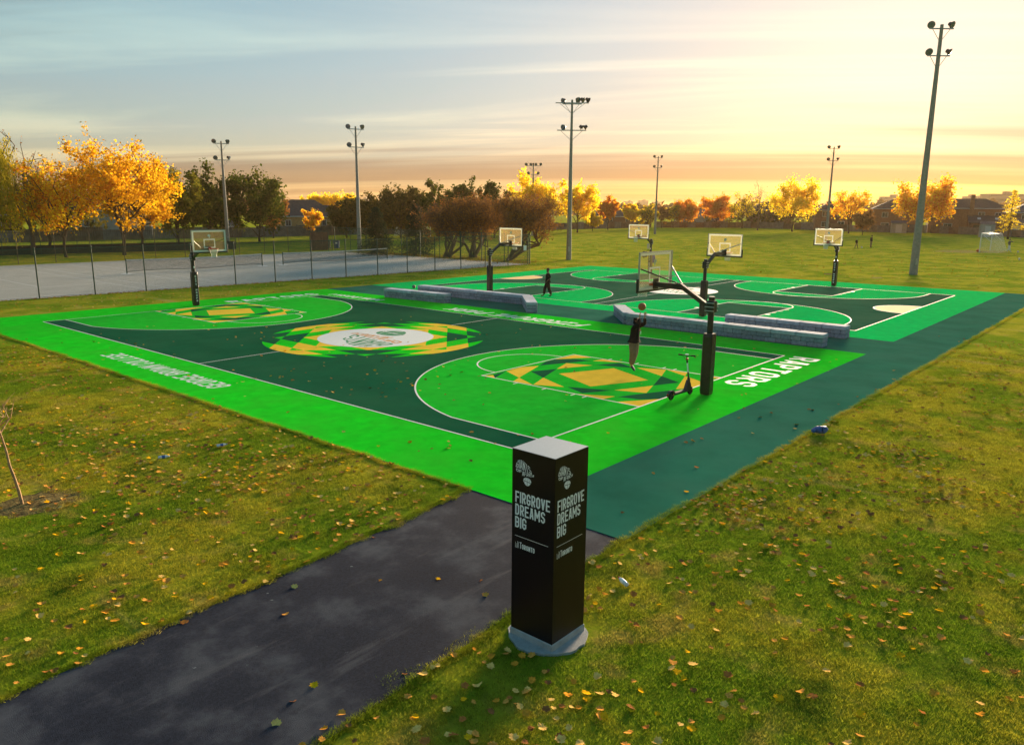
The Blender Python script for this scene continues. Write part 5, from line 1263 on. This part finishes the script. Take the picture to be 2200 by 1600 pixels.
# ------------------------------------------------------------------ electric scooter
M['tyre'] = mat('tyre_rubber', (.010, .010, .011), .8, bump=.3, bs=60); M['scooterblack'] = mat('scooter_dark', (.016, .018, .022), .4, spec=.5); M['amber'] = mat('amber_reflector', (.7, .25, .01), .3); M['redlamp'] = mat('red_reflector', (.4, .01, .01), .3); M['orangepart'] = mat('orange_bell', (.55, .10, .015), .5)
sc = tag(empty('electric_scooter', (6.32, -.24, .022), math.atan2(-.06, .96)), 'black electric kick scooter parked on the baseline next to the nearest hoop', 'scooter')
WR = .125
def wheel(x, nm):
    o = empty(nm); o.parent = sc; o.location = (x, 0, WR)
    mb = MB(); mb.tube([((WR-.032)*math.cos(2*math.pi*i/24), 0, (WR-.032)*math.sin(2*math.pi*i/24)) for i in range(24)], .032, 8, closed=True); mb.build('tyre', M['tyre'], o)
    mb = MB(); mb.cyl((0, -.03, 0), (0, .03, 0), .035, n=14)
    for i in range(5):
        a = 2*math.pi*i/5; mb.box((math.cos(a)*.058, 0, math.sin(a)*.058), (.06, .03, .018), Matrix.Rotation(-a, 3, 'Y'))
    mb.build('rim', M['scooterblack'], o); return o
wheel(0, 'rear_wheel'); wheel(.98, 'front_wheel')
mb = MB(); mb.chbox((.46, 0, .155), (.66, .17, .055), .015); mb.cyl((0, -.055, WR), (.2, -.055, .155), .018, n=6); mb.cyl((0, .055, WR), (.2, .055, .155), .018, n=6); mb.build('deck', M['scooterblack'], sc)
mb = MB(); mb.box((.46, 0, .184), (.56, .14, .004)); mb.build('grip_mat', M['tyre'], sc)
mb = MB(); V = []
for i in range(9):
    a = R(20+i*17); V += [(math.cos(a)*.148, -.045, WR+math.sin(a)*.148), (math.cos(a)*.148, .045, WR+math.sin(a)*.148)]
mb._add(V, [(2*i, 2*i+1, 2*i+3, 2*i+2) for i in range(8)], True); mb.box((-.155, 0, .16), (.03, .06, .09)); mb.build('rear_fender', M['scooterblack'], sc)
mb = MB(); mb.box((-.172, 0, .175), (.012, .05, .045)); mb.build('tail_lamp', M['redlamp'], sc)
stem0, stem1 = Vector((.93, 0, .30)), Vector((.80, 0, 1.13))
mb = MB(); mb._add([(.70, -.05, .18), (.70, .05, .18), (.92, .05, .17), (.92, -.05, .17), (.83, -.035, .44), (.83, .035, .44), (.93, .035, .46), (.93, -.035, .46)], [(3, 2, 1, 0), (4, 5, 6, 7), (0, 1, 5, 4), (1, 2, 6, 5), (2, 3, 7, 6), (3, 0, 4, 7)])
for s_ in (-1, 1): mb.cyl((.98, s_*.05, WR), (.91, s_*.045, .36), .016, n=6)
mb.cyl((.91, 0, .34), (.90, 0, .50), .042, n=10); mb.build('front_fork', M['scooterblack'], sc)
mb = MB(); mb.cyl((.898, 0, .48), stem1, .024, .020, n=10); mb.build('stem', M['scooterblack'], sc)
a_, b_ = Vector((.898, 0, .48)).lerp(stem1, .30), Vector((.898, 0, .48)).lerp(stem1, .70)
mb = MB(); mb.cyl(a_, b_, .0245, .0235, n=10); ss = mb.build('sleeve_label', M['print'], sc)
for i in range(6):
    mb = MB(); c = a_.lerp(b_, .14+.144*i); mb.box((c.x, -.0245, c.z), (.020, .003, .022), Matrix.Rotation(.15, 3, 'Y')); mb.build('letter_mark', M['navy'], ss)
mb = MB(); mb.tube([stem1+Vector((.0, -.25, .03)), stem1+Vector((.02, -.10, .02)), stem1+Vector((.02, .10, .02)), stem1+Vector((.0, .25, .03))], .014, 8); mb.build('handlebar', M['scooterblack'], sc)
for s_ in (-1, 1):
    mb = MB(); mb.cyl(stem1+Vector((0, s_*.15, .028)), stem1+Vector((-.005, s_*.27, .032)), .021, n=10); mb.build('grip', M['tyre'], sc)
mb = MB(); mb.chbox(stem1+Vector((0, 0, .05)), (.07, .10, .03), .008); mb.build('display', M['print'], sc)
mb = MB(); mb.sphere(stem1+Vector((-.03, -.03, -.07)), .038, 10, 8, (1.2, 1, .8)); mb.build('bell', M['orangepart'], sc)
mb = MB(); mb.tube([stem1+Vector((.02, .20, .03)), stem1+Vector((.10, .18, -.03)), stem1+Vector((.08, .06, -.14)), stem1+Vector((.01, .02, -.20))], .006, 5); mb.build('brake_cable', M['tyre'], sc)
for x in (0.03, .97):
    mb = MB(); mb.cyl((x, -.062, .16), (x, -.070, .16), .02, n=10); mb.build('reflector', M['amber'], sc)
mb = MB(); mb.cyl((.36, .07, .14), (.33, .19, .005), .010, n=6); mb.build('kickstand', M['scooterblack'], sc)
sc.rotation_euler.x = R(-3)

# ------------------------------------------------------------------ bags, bottles and the sapling
M['bluecloth'] = mat('blue_nylon', (.035, .12, .36), .55, var=.25, vs=9, bump=.8, bs=12); M['purple'] = mat('blue_violet_cloth', (.03, .03, .36), .7, var=.2, vs=8)
def lumpy(mb, c, sx, sy, sz, seed, amp=.16):
    b0 = len(mb.v); mb.sphere((0, 0, 0), 1, 16, 10); rg = random.Random(seed); ph = [rg.uniform(0, 6) for _ in range(6)]
    for i in range(b0, len(mb.v)):
        x, y, z = mb.v[i]; k = 1+amp*(math.sin(3*x+ph[0])*math.sin(4*y+ph[1])+.7*math.sin(6*z+ph[2])*math.sin(5*x+ph[3])); q = 2.6
        f = (abs(x)**q+abs(y)**q+abs(z)**q)**(-1/q)
        mb.v[i] = (c[0]+x*f*k*sx, c[1]+y*f*k*sy, c[2]+z*f*k*sz)
bg_ = tag(empty('drawstring_bag', (5.9, -4.5, .02), R(-32)), 'crumpled blue bag lying on the grass at the edge of the dark green walkway', 'bag')
mb = MB(); lumpy(mb, (0, 0, .085), .19, .085, .085, 3); mb.build('sack', M['bluecloth'], bg_)
mb = MB(); lumpy(mb, (-.21, .0, .075), .05, .05, .05, 5, .2); mb.build('gathered_neck', M['bluecloth'], bg_)
mb = MB(); mb.tube([(-.06, .1, .03), (-.05, .07, .15), (-.04, 0, .178), (-.03, -.07, .15), (-.02, -.1, .03)], .008, 5); mb.build('strap', M['blackcloth'], bg_)
bp_ = tag(empty('backpack', (42.86, 22.62, 1.55)), 'black backpack hung on the pole of the far left hoop', 'bag')
mb = MB(); lumpy(mb, (-.06, .10, .02), .26, .22, .26, 8, .1); mb.build('sack', M['blackcloth'], bp_); mb = MB(); mb.tube([(.0, 0, .25), (.12, -.08, .38), (.26, -.16, .30)], .02, 5); mb.build('strap', M['blackcloth'], bp_)
jk = tag(empty('jacket', (43.05, 22.02, 1.0)), 'blue jacket hung on the pole of the far left hoop', 'jacket')
mb = MB(); lumpy(mb, (0, 0, .66), .16, .14, .17, 9, .12); lumpy(mb, (0, .0, .26), .13, .11, .34, 10, .1); mb.build('cloth', M['purple'], jk); mb = MB(); lumpy(mb, (.02, -.13, .70), .08, .06, .10, 12, .1); mb.build('pale_lining', M['palecloth'], jk)
pp = tag(empty('paper_notice', (43.08, 22.50, 2.25)), 'pale paper notice taped to the pole of the far left hoop', 'notice')
mb = MB(); mb.box((-.02, .06, 0), (.012, .22, .42), Matrix.Rotation(.08, 3, 'X')); mb.build('sheet', mat('pale_paper', (.75, .55, .45), .8), pp)
M['pet'] = mat('clear_plastic', (.62, .70, .74), .15, spec=.6); M['bluelabel'] = mat('blue_label', (.03, .12, .42), .5)
def bottle(x, y, rz, lab_m, cap_m, label):
    o = tag(empty('plastic_bottle', (x, y, .055), rz), label, 'bottle', 'plastic bottles left on the grass')
    mb = MB(); mb.lathe([(.020, 0), (.032, .006), (.033, .05), (.030, .058), (.033, .066), (.033, .145), (.024, .175), (.013, .195), (.013, .205)], (0, 0, 0), 14, (1, 0, .05)); mb.build('body', M['pet'], o)
    mb = MB(); mb.lathe([(.0335, .075), (.0335, .135)], (0, 0, 0), 14, (1, 0, .05), cap=False); mb.build('label_wrap', M[lab_m], o)
    mb = MB(); mb.lathe([(.015, .203), (.015, .222)], (0, 0, 0), 12, (1, 0, .05)); mb.build('cap', M[cap_m], o)
bottle(-5.49, 5.2, R(-30), 'bluelabel', 'print', 'plastic bottle with white cap on the left lawn, further from the court')
bottle(-4.27, 5.04, R(-20), 'bluelabel', 'bluelabel', 'plastic bottle with blue label on the left lawn, nearer to the court')
bottle(-3.73, -5.18, R(65), 'print', 'redprint', 'plastic bottle with white label among the leaves right of the pillar')
M['saplingbark'] = mat('sapling_bark', (.42, .25, .12), .8, var=.3, vs=14, bump=.6, bs=30)
sp = tag(empty('sapling', (-8.24, 4.52, 0)), 'thin leafless sapling on the lawn at the left edge of the photograph', 'tree')
rng = np.random.default_rng(3); segs = []; p = np.array([0, 0, 0.]); rr = .031
for i in range(6):
    q = p+np.array([-.03, .03, .25])+rng.normal(size=3)*.006; segs.append((p, q, rr, rr-.003, 8)); p = q; rr -= .003
WV, WF = limb_mesh(segs); link('trunk', np_mesh('trunk', WV, WF, [M['saplingbark']], True), sp)
segs = []; top = p
for i in range(9):
    ph = rng.uniform(0, 6.28); st_ = top-np.array([0, 0, rng.uniform(0, .45)]); e = st_+np.array([math.cos(ph)*.38, math.sin(ph)*.38, rng.uniform(.1, .6)])*rng.uniform(.6, 1.15); mid = (st_+e)/2+rng.normal(size=3)*.06
    segs += [(st_, mid, .014, .009, 5), (mid, e, .009, .004, 4)]
    for k in range(5):
        a = mid+(e-mid)*rng.uniform(0, 1); segs.append((a, a+rng.normal(size=3)*.12+np.array([0, 0, .1]), .005, .002, 3))
WV, WF = limb_mesh(segs); link('branches', np_mesh('branches', WV, WF, [M['saplingbark']], True), sp)
M['soil'] = mat('bare_soil', (.15, .095, .045), 1.0, var=.4, vs=9, bump=1.0, bs=30, col2=(.30, .22, .08), spec=0.0)
M['worn'] = mat('worn_turf', (.46, .35, .15), 1.0, var=.25, vs=1.5, bump=.5, bs=10, col2=(.36, .33, .07), spec=0.0)
def worn_patch(x, y, rx, ry, mt, rz=0.0):
    mb = MB(); n_ = 30; q = [(1+random.uniform(-.22, .22)) for _ in range(n_)]
    mb.poly([(x+math.cos(rz)*rx*q[i]*math.cos(2*math.pi*i/n_)-math.sin(rz)*ry*q[i]*math.sin(2*math.pi*i/n_), y+math.sin(rz)*rx*q[i]*math.cos(2*math.pi*i/n_)+math.cos(rz)*ry*q[i]*math.sin(2*math.pi*i/n_)) for i in range(n_)], .004)
    tag(mb.build('worn_ground', M[mt]), kind='structure')
worn_patch(105, 12.0, 4.2, 2.6, 'worn'); worn_patch(107.5, 8.6, 3.6, 1.6, 'worn'); worn_patch(54.0, 11.6, .9, .45, 'soil'); worn_patch(53.0, 7.6, .8, .4, 'worn')
mb = MB(); pts = [((.75+random.uniform(-.15, .15))*math.cos(2*math.pi*i/26), (.6+random.uniform(-.12, .12))*math.sin(2*math.pi*i/26)) for i in range(26)]
V = [(0, 0, .03)]+[(a*.5, b_*.5, .022) for a, b_ in pts]+[(a, b_, .002) for a, b_ in pts]; mb._add(V, [(0, 1+i, 1+(i+1) % 26) for i in range(26)]+[(1+i, 27+i, 27+(i+1) % 26, 1+(i+1) % 26) for i in range(26)], True)
so = mb.build('soil_patch', M['soil']); so.location = (-8.0, 4.45, 0); tag(so, kind='structure')
og = tag(empty('training_bag', (105.3, 9.9, 0)), 'small orange bag at the foot of the right hand goal post', 'bag'); mb = MB(); lumpy(mb, (0, 0, .16), .28, .2, .16, 4, .1); mb.build('sack', M['orangepart'], og); mb = MB(); mb.tube([(-.15, 0, .28), (0, 0, .4), (.15, 0, .28)], .02, 5); mb.build('handle', M['orangepart'], og)

# ------------------------------------------------------------------ grass blades and fallen leaves
def on_lawn(x, y, mar=.0):
    if X0-mar < x < X1+mar and Y0-mar < y < Y1+mar: return False
    if x <= X0+.3:
        lo = -4.27-.033*max(0, -2.42-x)-.02*max(0, -8-x); hi = -.84-.10*max(0, -2.42-x)*.9
        if lo-mar < y < max(hi, -1.0-.055*max(0, -2.42-x))+mar and y > lo-mar: return False
    if math.hypot(x-pc.x, y-pc.y) < .46: return False
    return True
bm_ = bpy.data.materials.new('grass_blade'); bm_.use_nodes = True; t = bm_.node_tree; t.nodes.clear()
o_ = node(t, 'ShaderNodeOutputMaterial'); c_ = lawn_colour(t); g_ = node(t, 'ShaderNodeNewGeometry'); mr_ = node(t, 'ShaderNodeMapRange'); mr_.inputs[3].default_value = .42; mr_.inputs[4].default_value = 1.65
t.links.new(g_.outputs['Random Per Island'], mr_.inputs[0]); mv = node(t, 'ShaderNodeMix', data_type='RGBA', blend_type='MULTIPLY'); mv.inputs[0].default_value = 1.0
t.links.new(c_, mv.inputs[6]); cb = node(t, 'ShaderNodeCombineColor'); [t.links.new(mr_.outputs[0], cb.inputs[i]) for i in range(3)]; t.links.new(cb.outputs[0], mv.inputs[7])
df = node(t, 'ShaderNodeBsdfDiffuse'); tl_ = node(t, 'ShaderNodeBsdfTranslucent'); mx_ = node(t, 'ShaderNodeMixShader', i_0=.4)
t.links.new(mv.outputs[2], df.inputs[0]); t.links.new(mv.outputs[2], tl_.inputs[0]); t.links.new(df.outputs[0], mx_.inputs[1]); t.links.new(tl_.outputs[0], mx_.inputs[2]); t.links.new(mx_.outputs[0], o_.inputs[0])
tufts = bpy.data.collections.new('grass_tufts')
rng = np.random.default_rng(21)
for k in range(4):
    n = 900; xy = rng.uniform(-.32, .32, (n, 2)); a = rng.uniform(0, 6.28, n); hgt = rng.uniform(.016, .040, n)*np.where(rng.random(n) < .08, 1.5, 1); w = rng.uniform(.0022, .0045, n); ln = rng.uniform(.2, 1.1, n)*hgt
    b = np.stack([xy[:, 0], xy[:, 1], np.full(n, -.004)], 1); s = np.stack([np.cos(a), np.sin(a), np.zeros(n)], 1)*w[:, None]; az = rng.uniform(0, 6.28, n)
    tip = b+np.stack([np.cos(az)*ln, np.sin(az)*ln, hgt], 1)
    V = np.stack([b-s, b+s, tip], 1).reshape(-1, 3); F = np.arange(3*n).reshape(n, 3)
    tufts.objects.link(bpy.data.objects.new('grass_tuft', np_mesh('grass_tuft', V, F, [bm_])))
pts = []
hf = math.atan(1100/FPX)+R(9)
step = .41
for i in range(-52, 135):
    for j in range(-68, 124):
        x, y = CAM.x+i*step+random.uniform(-.18, .18), CAM.y+j*step+random.uniform(-.18, .18); dx, dy = x-CAM.x, y-CAM.y; ds = math.hypot(dx, dy)
        if ds < 5.2 or ds > 34: continue
        da = (math.atan2(dx, dy)-YAW+math.pi) % (2*math.pi)-math.pi
        if abs(da) > hf: continue
        if on_lawn(x, y, .20) and math.hypot(x+8.1, y-4.5) > .75: pts.append((x, y, 0))
gme = bpy.data.meshes.new('grass'); gme.from_pydata(pts, [], []); grass = link('grass', gme); tag(grass, 'short autumn grass of the lawn', 'grass', kind='stuff')
gn = bpy.data.node_groups.new('grass_scatter', 'GeometryNodeTree'); gn.interface.new_socket('Geometry', in_out='INPUT', socket_type='NodeSocketGeometry'); gn.interface.new_socket('Geometry', in_out='OUTPUT', socket_type='NodeSocketGeometry')
gi, go = gn.nodes.new('NodeGroupInput'), gn.nodes.new('NodeGroupOutput'); m2p = gn.nodes.new('GeometryNodeMeshToPoints'); ip = gn.nodes.new('GeometryNodeInstanceOnPoints'); ci = gn.nodes.new('GeometryNodeCollectionInfo')
ci.inputs['Collection'].default_value = tufts; ci.inputs['Separate Children'].default_value = True; ci.inputs['Reset Children'].default_value = True
rv = gn.nodes.new('FunctionNodeRandomValue'); rv.data_type = 'FLOAT_VECTOR'; rv.inputs[0].default_value = (0, 0, 0); rv.inputs[1].default_value = (0, 0, 6.283)
rs = gn.nodes.new('FunctionNodeRandomValue'); rs.data_type = 'FLOAT'; rs.inputs[2].default_value = .85; rs.inputs[3].default_value = 1.2
gn.links.new(gi.outputs[0], m2p.inputs[0]); gn.links.new(m2p.outputs[0], ip.inputs['Points']); gn.links.new(ci.outputs[0], ip.inputs['Instance']); ip.inputs['Pick Instance'].default_value = True
gn.links.new(rv.outputs[0], ip.inputs['Rotation']); gn.links.new(rs.outputs[1], ip.inputs['Scale']); gn.links.new(ip.outputs[0], go.inputs[0])
grass.modifiers.new('scatter', 'NODES').node_group = gn
# a ragged fringe of grass leaning over the court and path edges
fringe = bpy.data.collections.new('fringe_tufts')
for k in range(3):
    n = 130; r_ = .075*np.sqrt(rng.random(n)); q_ = rng.uniform(0, 6.28, n); xy = np.stack([r_*np.cos(q_), r_*np.sin(q_)], 1); a = rng.uniform(0, 6.28, n); hgt = rng.uniform(.02, .055, n); w = rng.uniform(.0022, .0045, n); ln = rng.uniform(.4, 1.5, n)*hgt
    b = np.stack([xy[:, 0], xy[:, 1], np.full(n, -.004)], 1); s = np.stack([np.cos(a), np.sin(a), np.zeros(n)], 1)*w[:, None]; az = rng.uniform(0, 6.28, n)
    tip = b+np.stack([np.cos(az)*ln, np.sin(az)*ln, hgt], 1); V = np.stack([b-s, b+s, tip], 1).reshape(-1, 3)
    fringe.objects.link(bpy.data.objects.new('fringe_tuft', np_mesh('fringe_tuft', V, np.arange(3*n).reshape(n, 3), [bm_])))
fp = []
def along(a, c, step_, off):
    a, c = Vector(a), Vector(c); d_ = (c-a); n_ = int(d_.length/step_); nv = Vector((-d_.y, d_.x)).normalized()
    wob = 0.0
    for i in range(n_):
        wob = .9*wob+random.gauss(0, .012); p_ = a+d_*(i/n_)+nv*(off+wob+random.gauss(0, .03)); fp.append((p_.x, p_.y, 0))
along((X0, Y1), (X0, -.84), .05, -.02); along((X0, Y0), (40, Y0), .05, -.02)
for a, c in zip(left[:-2], left[1:-1]): along(a, c, .05, -.03)
for a, c in zip(right[:-2], right[1:-1]): along(a, c, .05, .03)
fm = bpy.data.meshes.new('grass_fringe'); fm.from_pydata(fp, [], []); fo_ = link('grass_fringe', fm); tag(fo_, 'grass growing over the edges of the court and path', 'grass', kind='stuff')
gn2 = gn.copy(); next(q for q in gn2.nodes if q.type == 'COLLECTION_INFO').inputs['Collection'].default_value = fringe; fo_.modifiers.new('scatter', 'NODES').node_group = gn2
# maple leaves
LEAFC = {'tan': (.72, .32, .06), 'pale': (.96, .52, .14), 'yellow': (.96, .44, .012), 'orange': (.70, .29, .03), 'brown': (.28, .12, .04), 'rust': (.48, .17, .04)}
for k, c in LEAFC.items(): M['fl_'+k] = mat('fallen_leaf_'+k, c, .95, var=.25, vs=25, spec=.0)
OUT = [(0, -.50), (.06, -.30), (.40, -.34), (.40, -.12), (.60, .08), (.46, .20), (.44, .42), (.24, .38), (.0, .62), (-.24, .38), (-.44, .42), (-.46, .20), (-.60, .08), (-.40, -.12), (-.40, -.34), (-.06, -.30)]
def leaf_shape(seed, sz):
    rg = random.Random(seed); c1, c2, tw_ = rg.uniform(.1, .75), rg.uniform(-.2, .7), rg.uniform(-.6, .6); V = [(0, 0, .012*sz/.1)]
    for x, y in OUT: x *= rg.uniform(.85, 1.1); V.append((x*sz, y*sz, (c1*x*x+c2*y*y*.6+tw_*x*y)*sz+.012*sz/.1))
    n = len(OUT); return V, [(0, 1+i, 1+(i+1) % n) for i in range(n)]
LMESH = {}
def leaf_mesh(v, col):
    if (v, col) not in LMESH:
        V, F = leaf_shape(v, .080); me = bpy.data.meshes.new('fallen_leaf'); me.from_pydata(V, [], F); me.materials.append(M['fl_'+col]); LMESH[(v, col)] = me
    return LMESH[(v, col)]
rg = random.Random(44); cand = []
clusters = [(rg.uniform(-10, 6), rg.uniform(-16, 20), rg.uniform(.5, 1.6)) for _ in range(60)]
tries = 0
while len(cand) < 5200 and tries < 140000:
    tries += 1
    if rg.random() < .45: cx_, cy_, s_ = rg.choice(clusters); x, y = rg.gauss(cx_, s_), rg.gauss(cy_, s_)
    else:
        da = rg.uniform(-hf, hf); ds = 5.5+rg.random()**.62*32; x, y = CAM.x+math.sin(YAW+da)*ds, CAM.y+math.cos(YAW+da)*ds
    dx, dy = x-CAM.x, y-CAM.y; ds = math.hypot(dx, dy); da = (math.atan2(dx, dy)-YAW+math.pi) % (2*math.pi)-math.pi
    if ds < 5.2 or ds > 40 or abs(da) > hf: continue
    if math.hypot(x-pc.x, y-pc.y) < .55: continue
    if on_lawn(x, y, -.03): cand.append((ds, x, y, .022))
    elif x < X0 and rg.random() < .055: cand.append((ds, x, y, .006))
    elif x >= X0 and rg.random() < .05 and not (17 < x < 21.3): cand.append((ds, x, y, .0225))
cand.sort()
WT = ['tan']*5+['pale']*4+['yellow']*3+['orange']*3+['brown']*3+['rust']*2
for ds, x, y, z in cand[:300]:
    col = rg.choice(WT); o = link('fallen_leaf', leaf_mesh(rg.randint(0, 9), col)); o.location = (x, y, z); o.rotation_euler = (rg.uniform(-.35, .35), rg.uniform(-.35, .35), rg.uniform(0, 6.28)); s_ = rg.uniform(.7, 1.35); o.scale = (s_,)*3
    cn = {'tan': 'dry tan', 'pale': 'pale curled', 'yellow': 'bright yellow', 'orange': 'orange', 'brown': 'dark brown', 'rust': 'rust red'}[col]
    wh = 'on the asphalt path' if z == .006 else 'on the painted court' if z == .0225 else 'on the near lawn left of the path' if y > -2.5 else 'on the near lawn right of the path'
    tag(o, cn+' fallen maple leaf '+wh, 'leaf', cn+' leaves '+wh)
LV, LF, LM = [], [], []; cols = list(LEAFC); nb = 0
def add_leaf(x, y, z, sc, col):
    global nb
    V, F = leaf_shape(rg.randint(0, 30), .080*sc); rot = Matrix.Rotation(rg.uniform(0, 6.28), 3, 'Z') @ Matrix.Rotation(rg.uniform(-.5, .5), 3, 'X')
    LV.extend([tuple((rot @ Vector(v))+Vector((x, y, z))) for v in V]); LF.extend([tuple(nb+i for i in f) for f in F]); LM.extend([cols.index(col)]*len(F)); nb += len(V)
for ds, x, y, z in cand[300:]: add_leaf(x, y, z, rg.uniform(.7, 1.35), rg.choice(WT))
for i in range(900): # drift along the foot of the tennis fence and in the field beyond
    f = rg.random(); add_leaf(.28+44*f, 38.1-2.1*f-abs(rg.gauss(0, .22)), .03, rg.uniform(.8, 1.5), rg.choice(['brown', 'rust', 'tan', 'brown', 'orange']))
for i in range(1500):
    x, y = rg.uniform(-3, 46), rg.uniform(31.2, 37); add_leaf(x, y, .03, rg.uniform(.7, 1.3), rg.choice(WT))
for i in range(1800): x, y = rg.gauss(45.6, 1.5), rg.uniform(37, 60); add_leaf(x, y, .03, rg.uniform(1, 1.8), rg.choice(['brown', 'rust', 'rust', 'orange']))
for i in range(2600):
    x, y = rg.uniform(48, 110), rg.uniform(-14, 60)
    add_leaf(x, y, .04, rg.uniform(1.0, 2.0), rg.choice(['tan', 'pale', 'yellow', 'tan']))
me = bpy.data.meshes.new('leaf_litter'); me.from_pydata(LV, [], LF)
for c in cols: me.materials.append(M['fl_'+c])
me.polygons.foreach_set('material_index', LM); ll = link('leaf_litter', me); tag(ll, 'scattered fallen leaves further out over the grass', 'leaves', kind='stuff')

# ------------------------------------------------------------------ evening haze
hm = bpy.data.materials.new('haze'); hm.use_nodes = True; t = hm.node_tree; t.nodes.clear()
ho = node(t, 'ShaderNodeOutputMaterial'); hv = node(t, 'ShaderNodeVolumePrincipled'); hv.inputs['Color'].default_value = (.95, .70, .40, 1); hv.inputs['Density'].default_value = .00015; hv.inputs['Anisotropy'].default_value = .35
t.links.new(hv.outputs[0], ho.inputs['Volume'])
mb = MB(); mb.box((600, 500, 15.0), (3200, 3200, 32)); hz = mb.build('haze', hm); tag(hz, 'thin golden evening haze over the park', 'haze', kind='stuff')
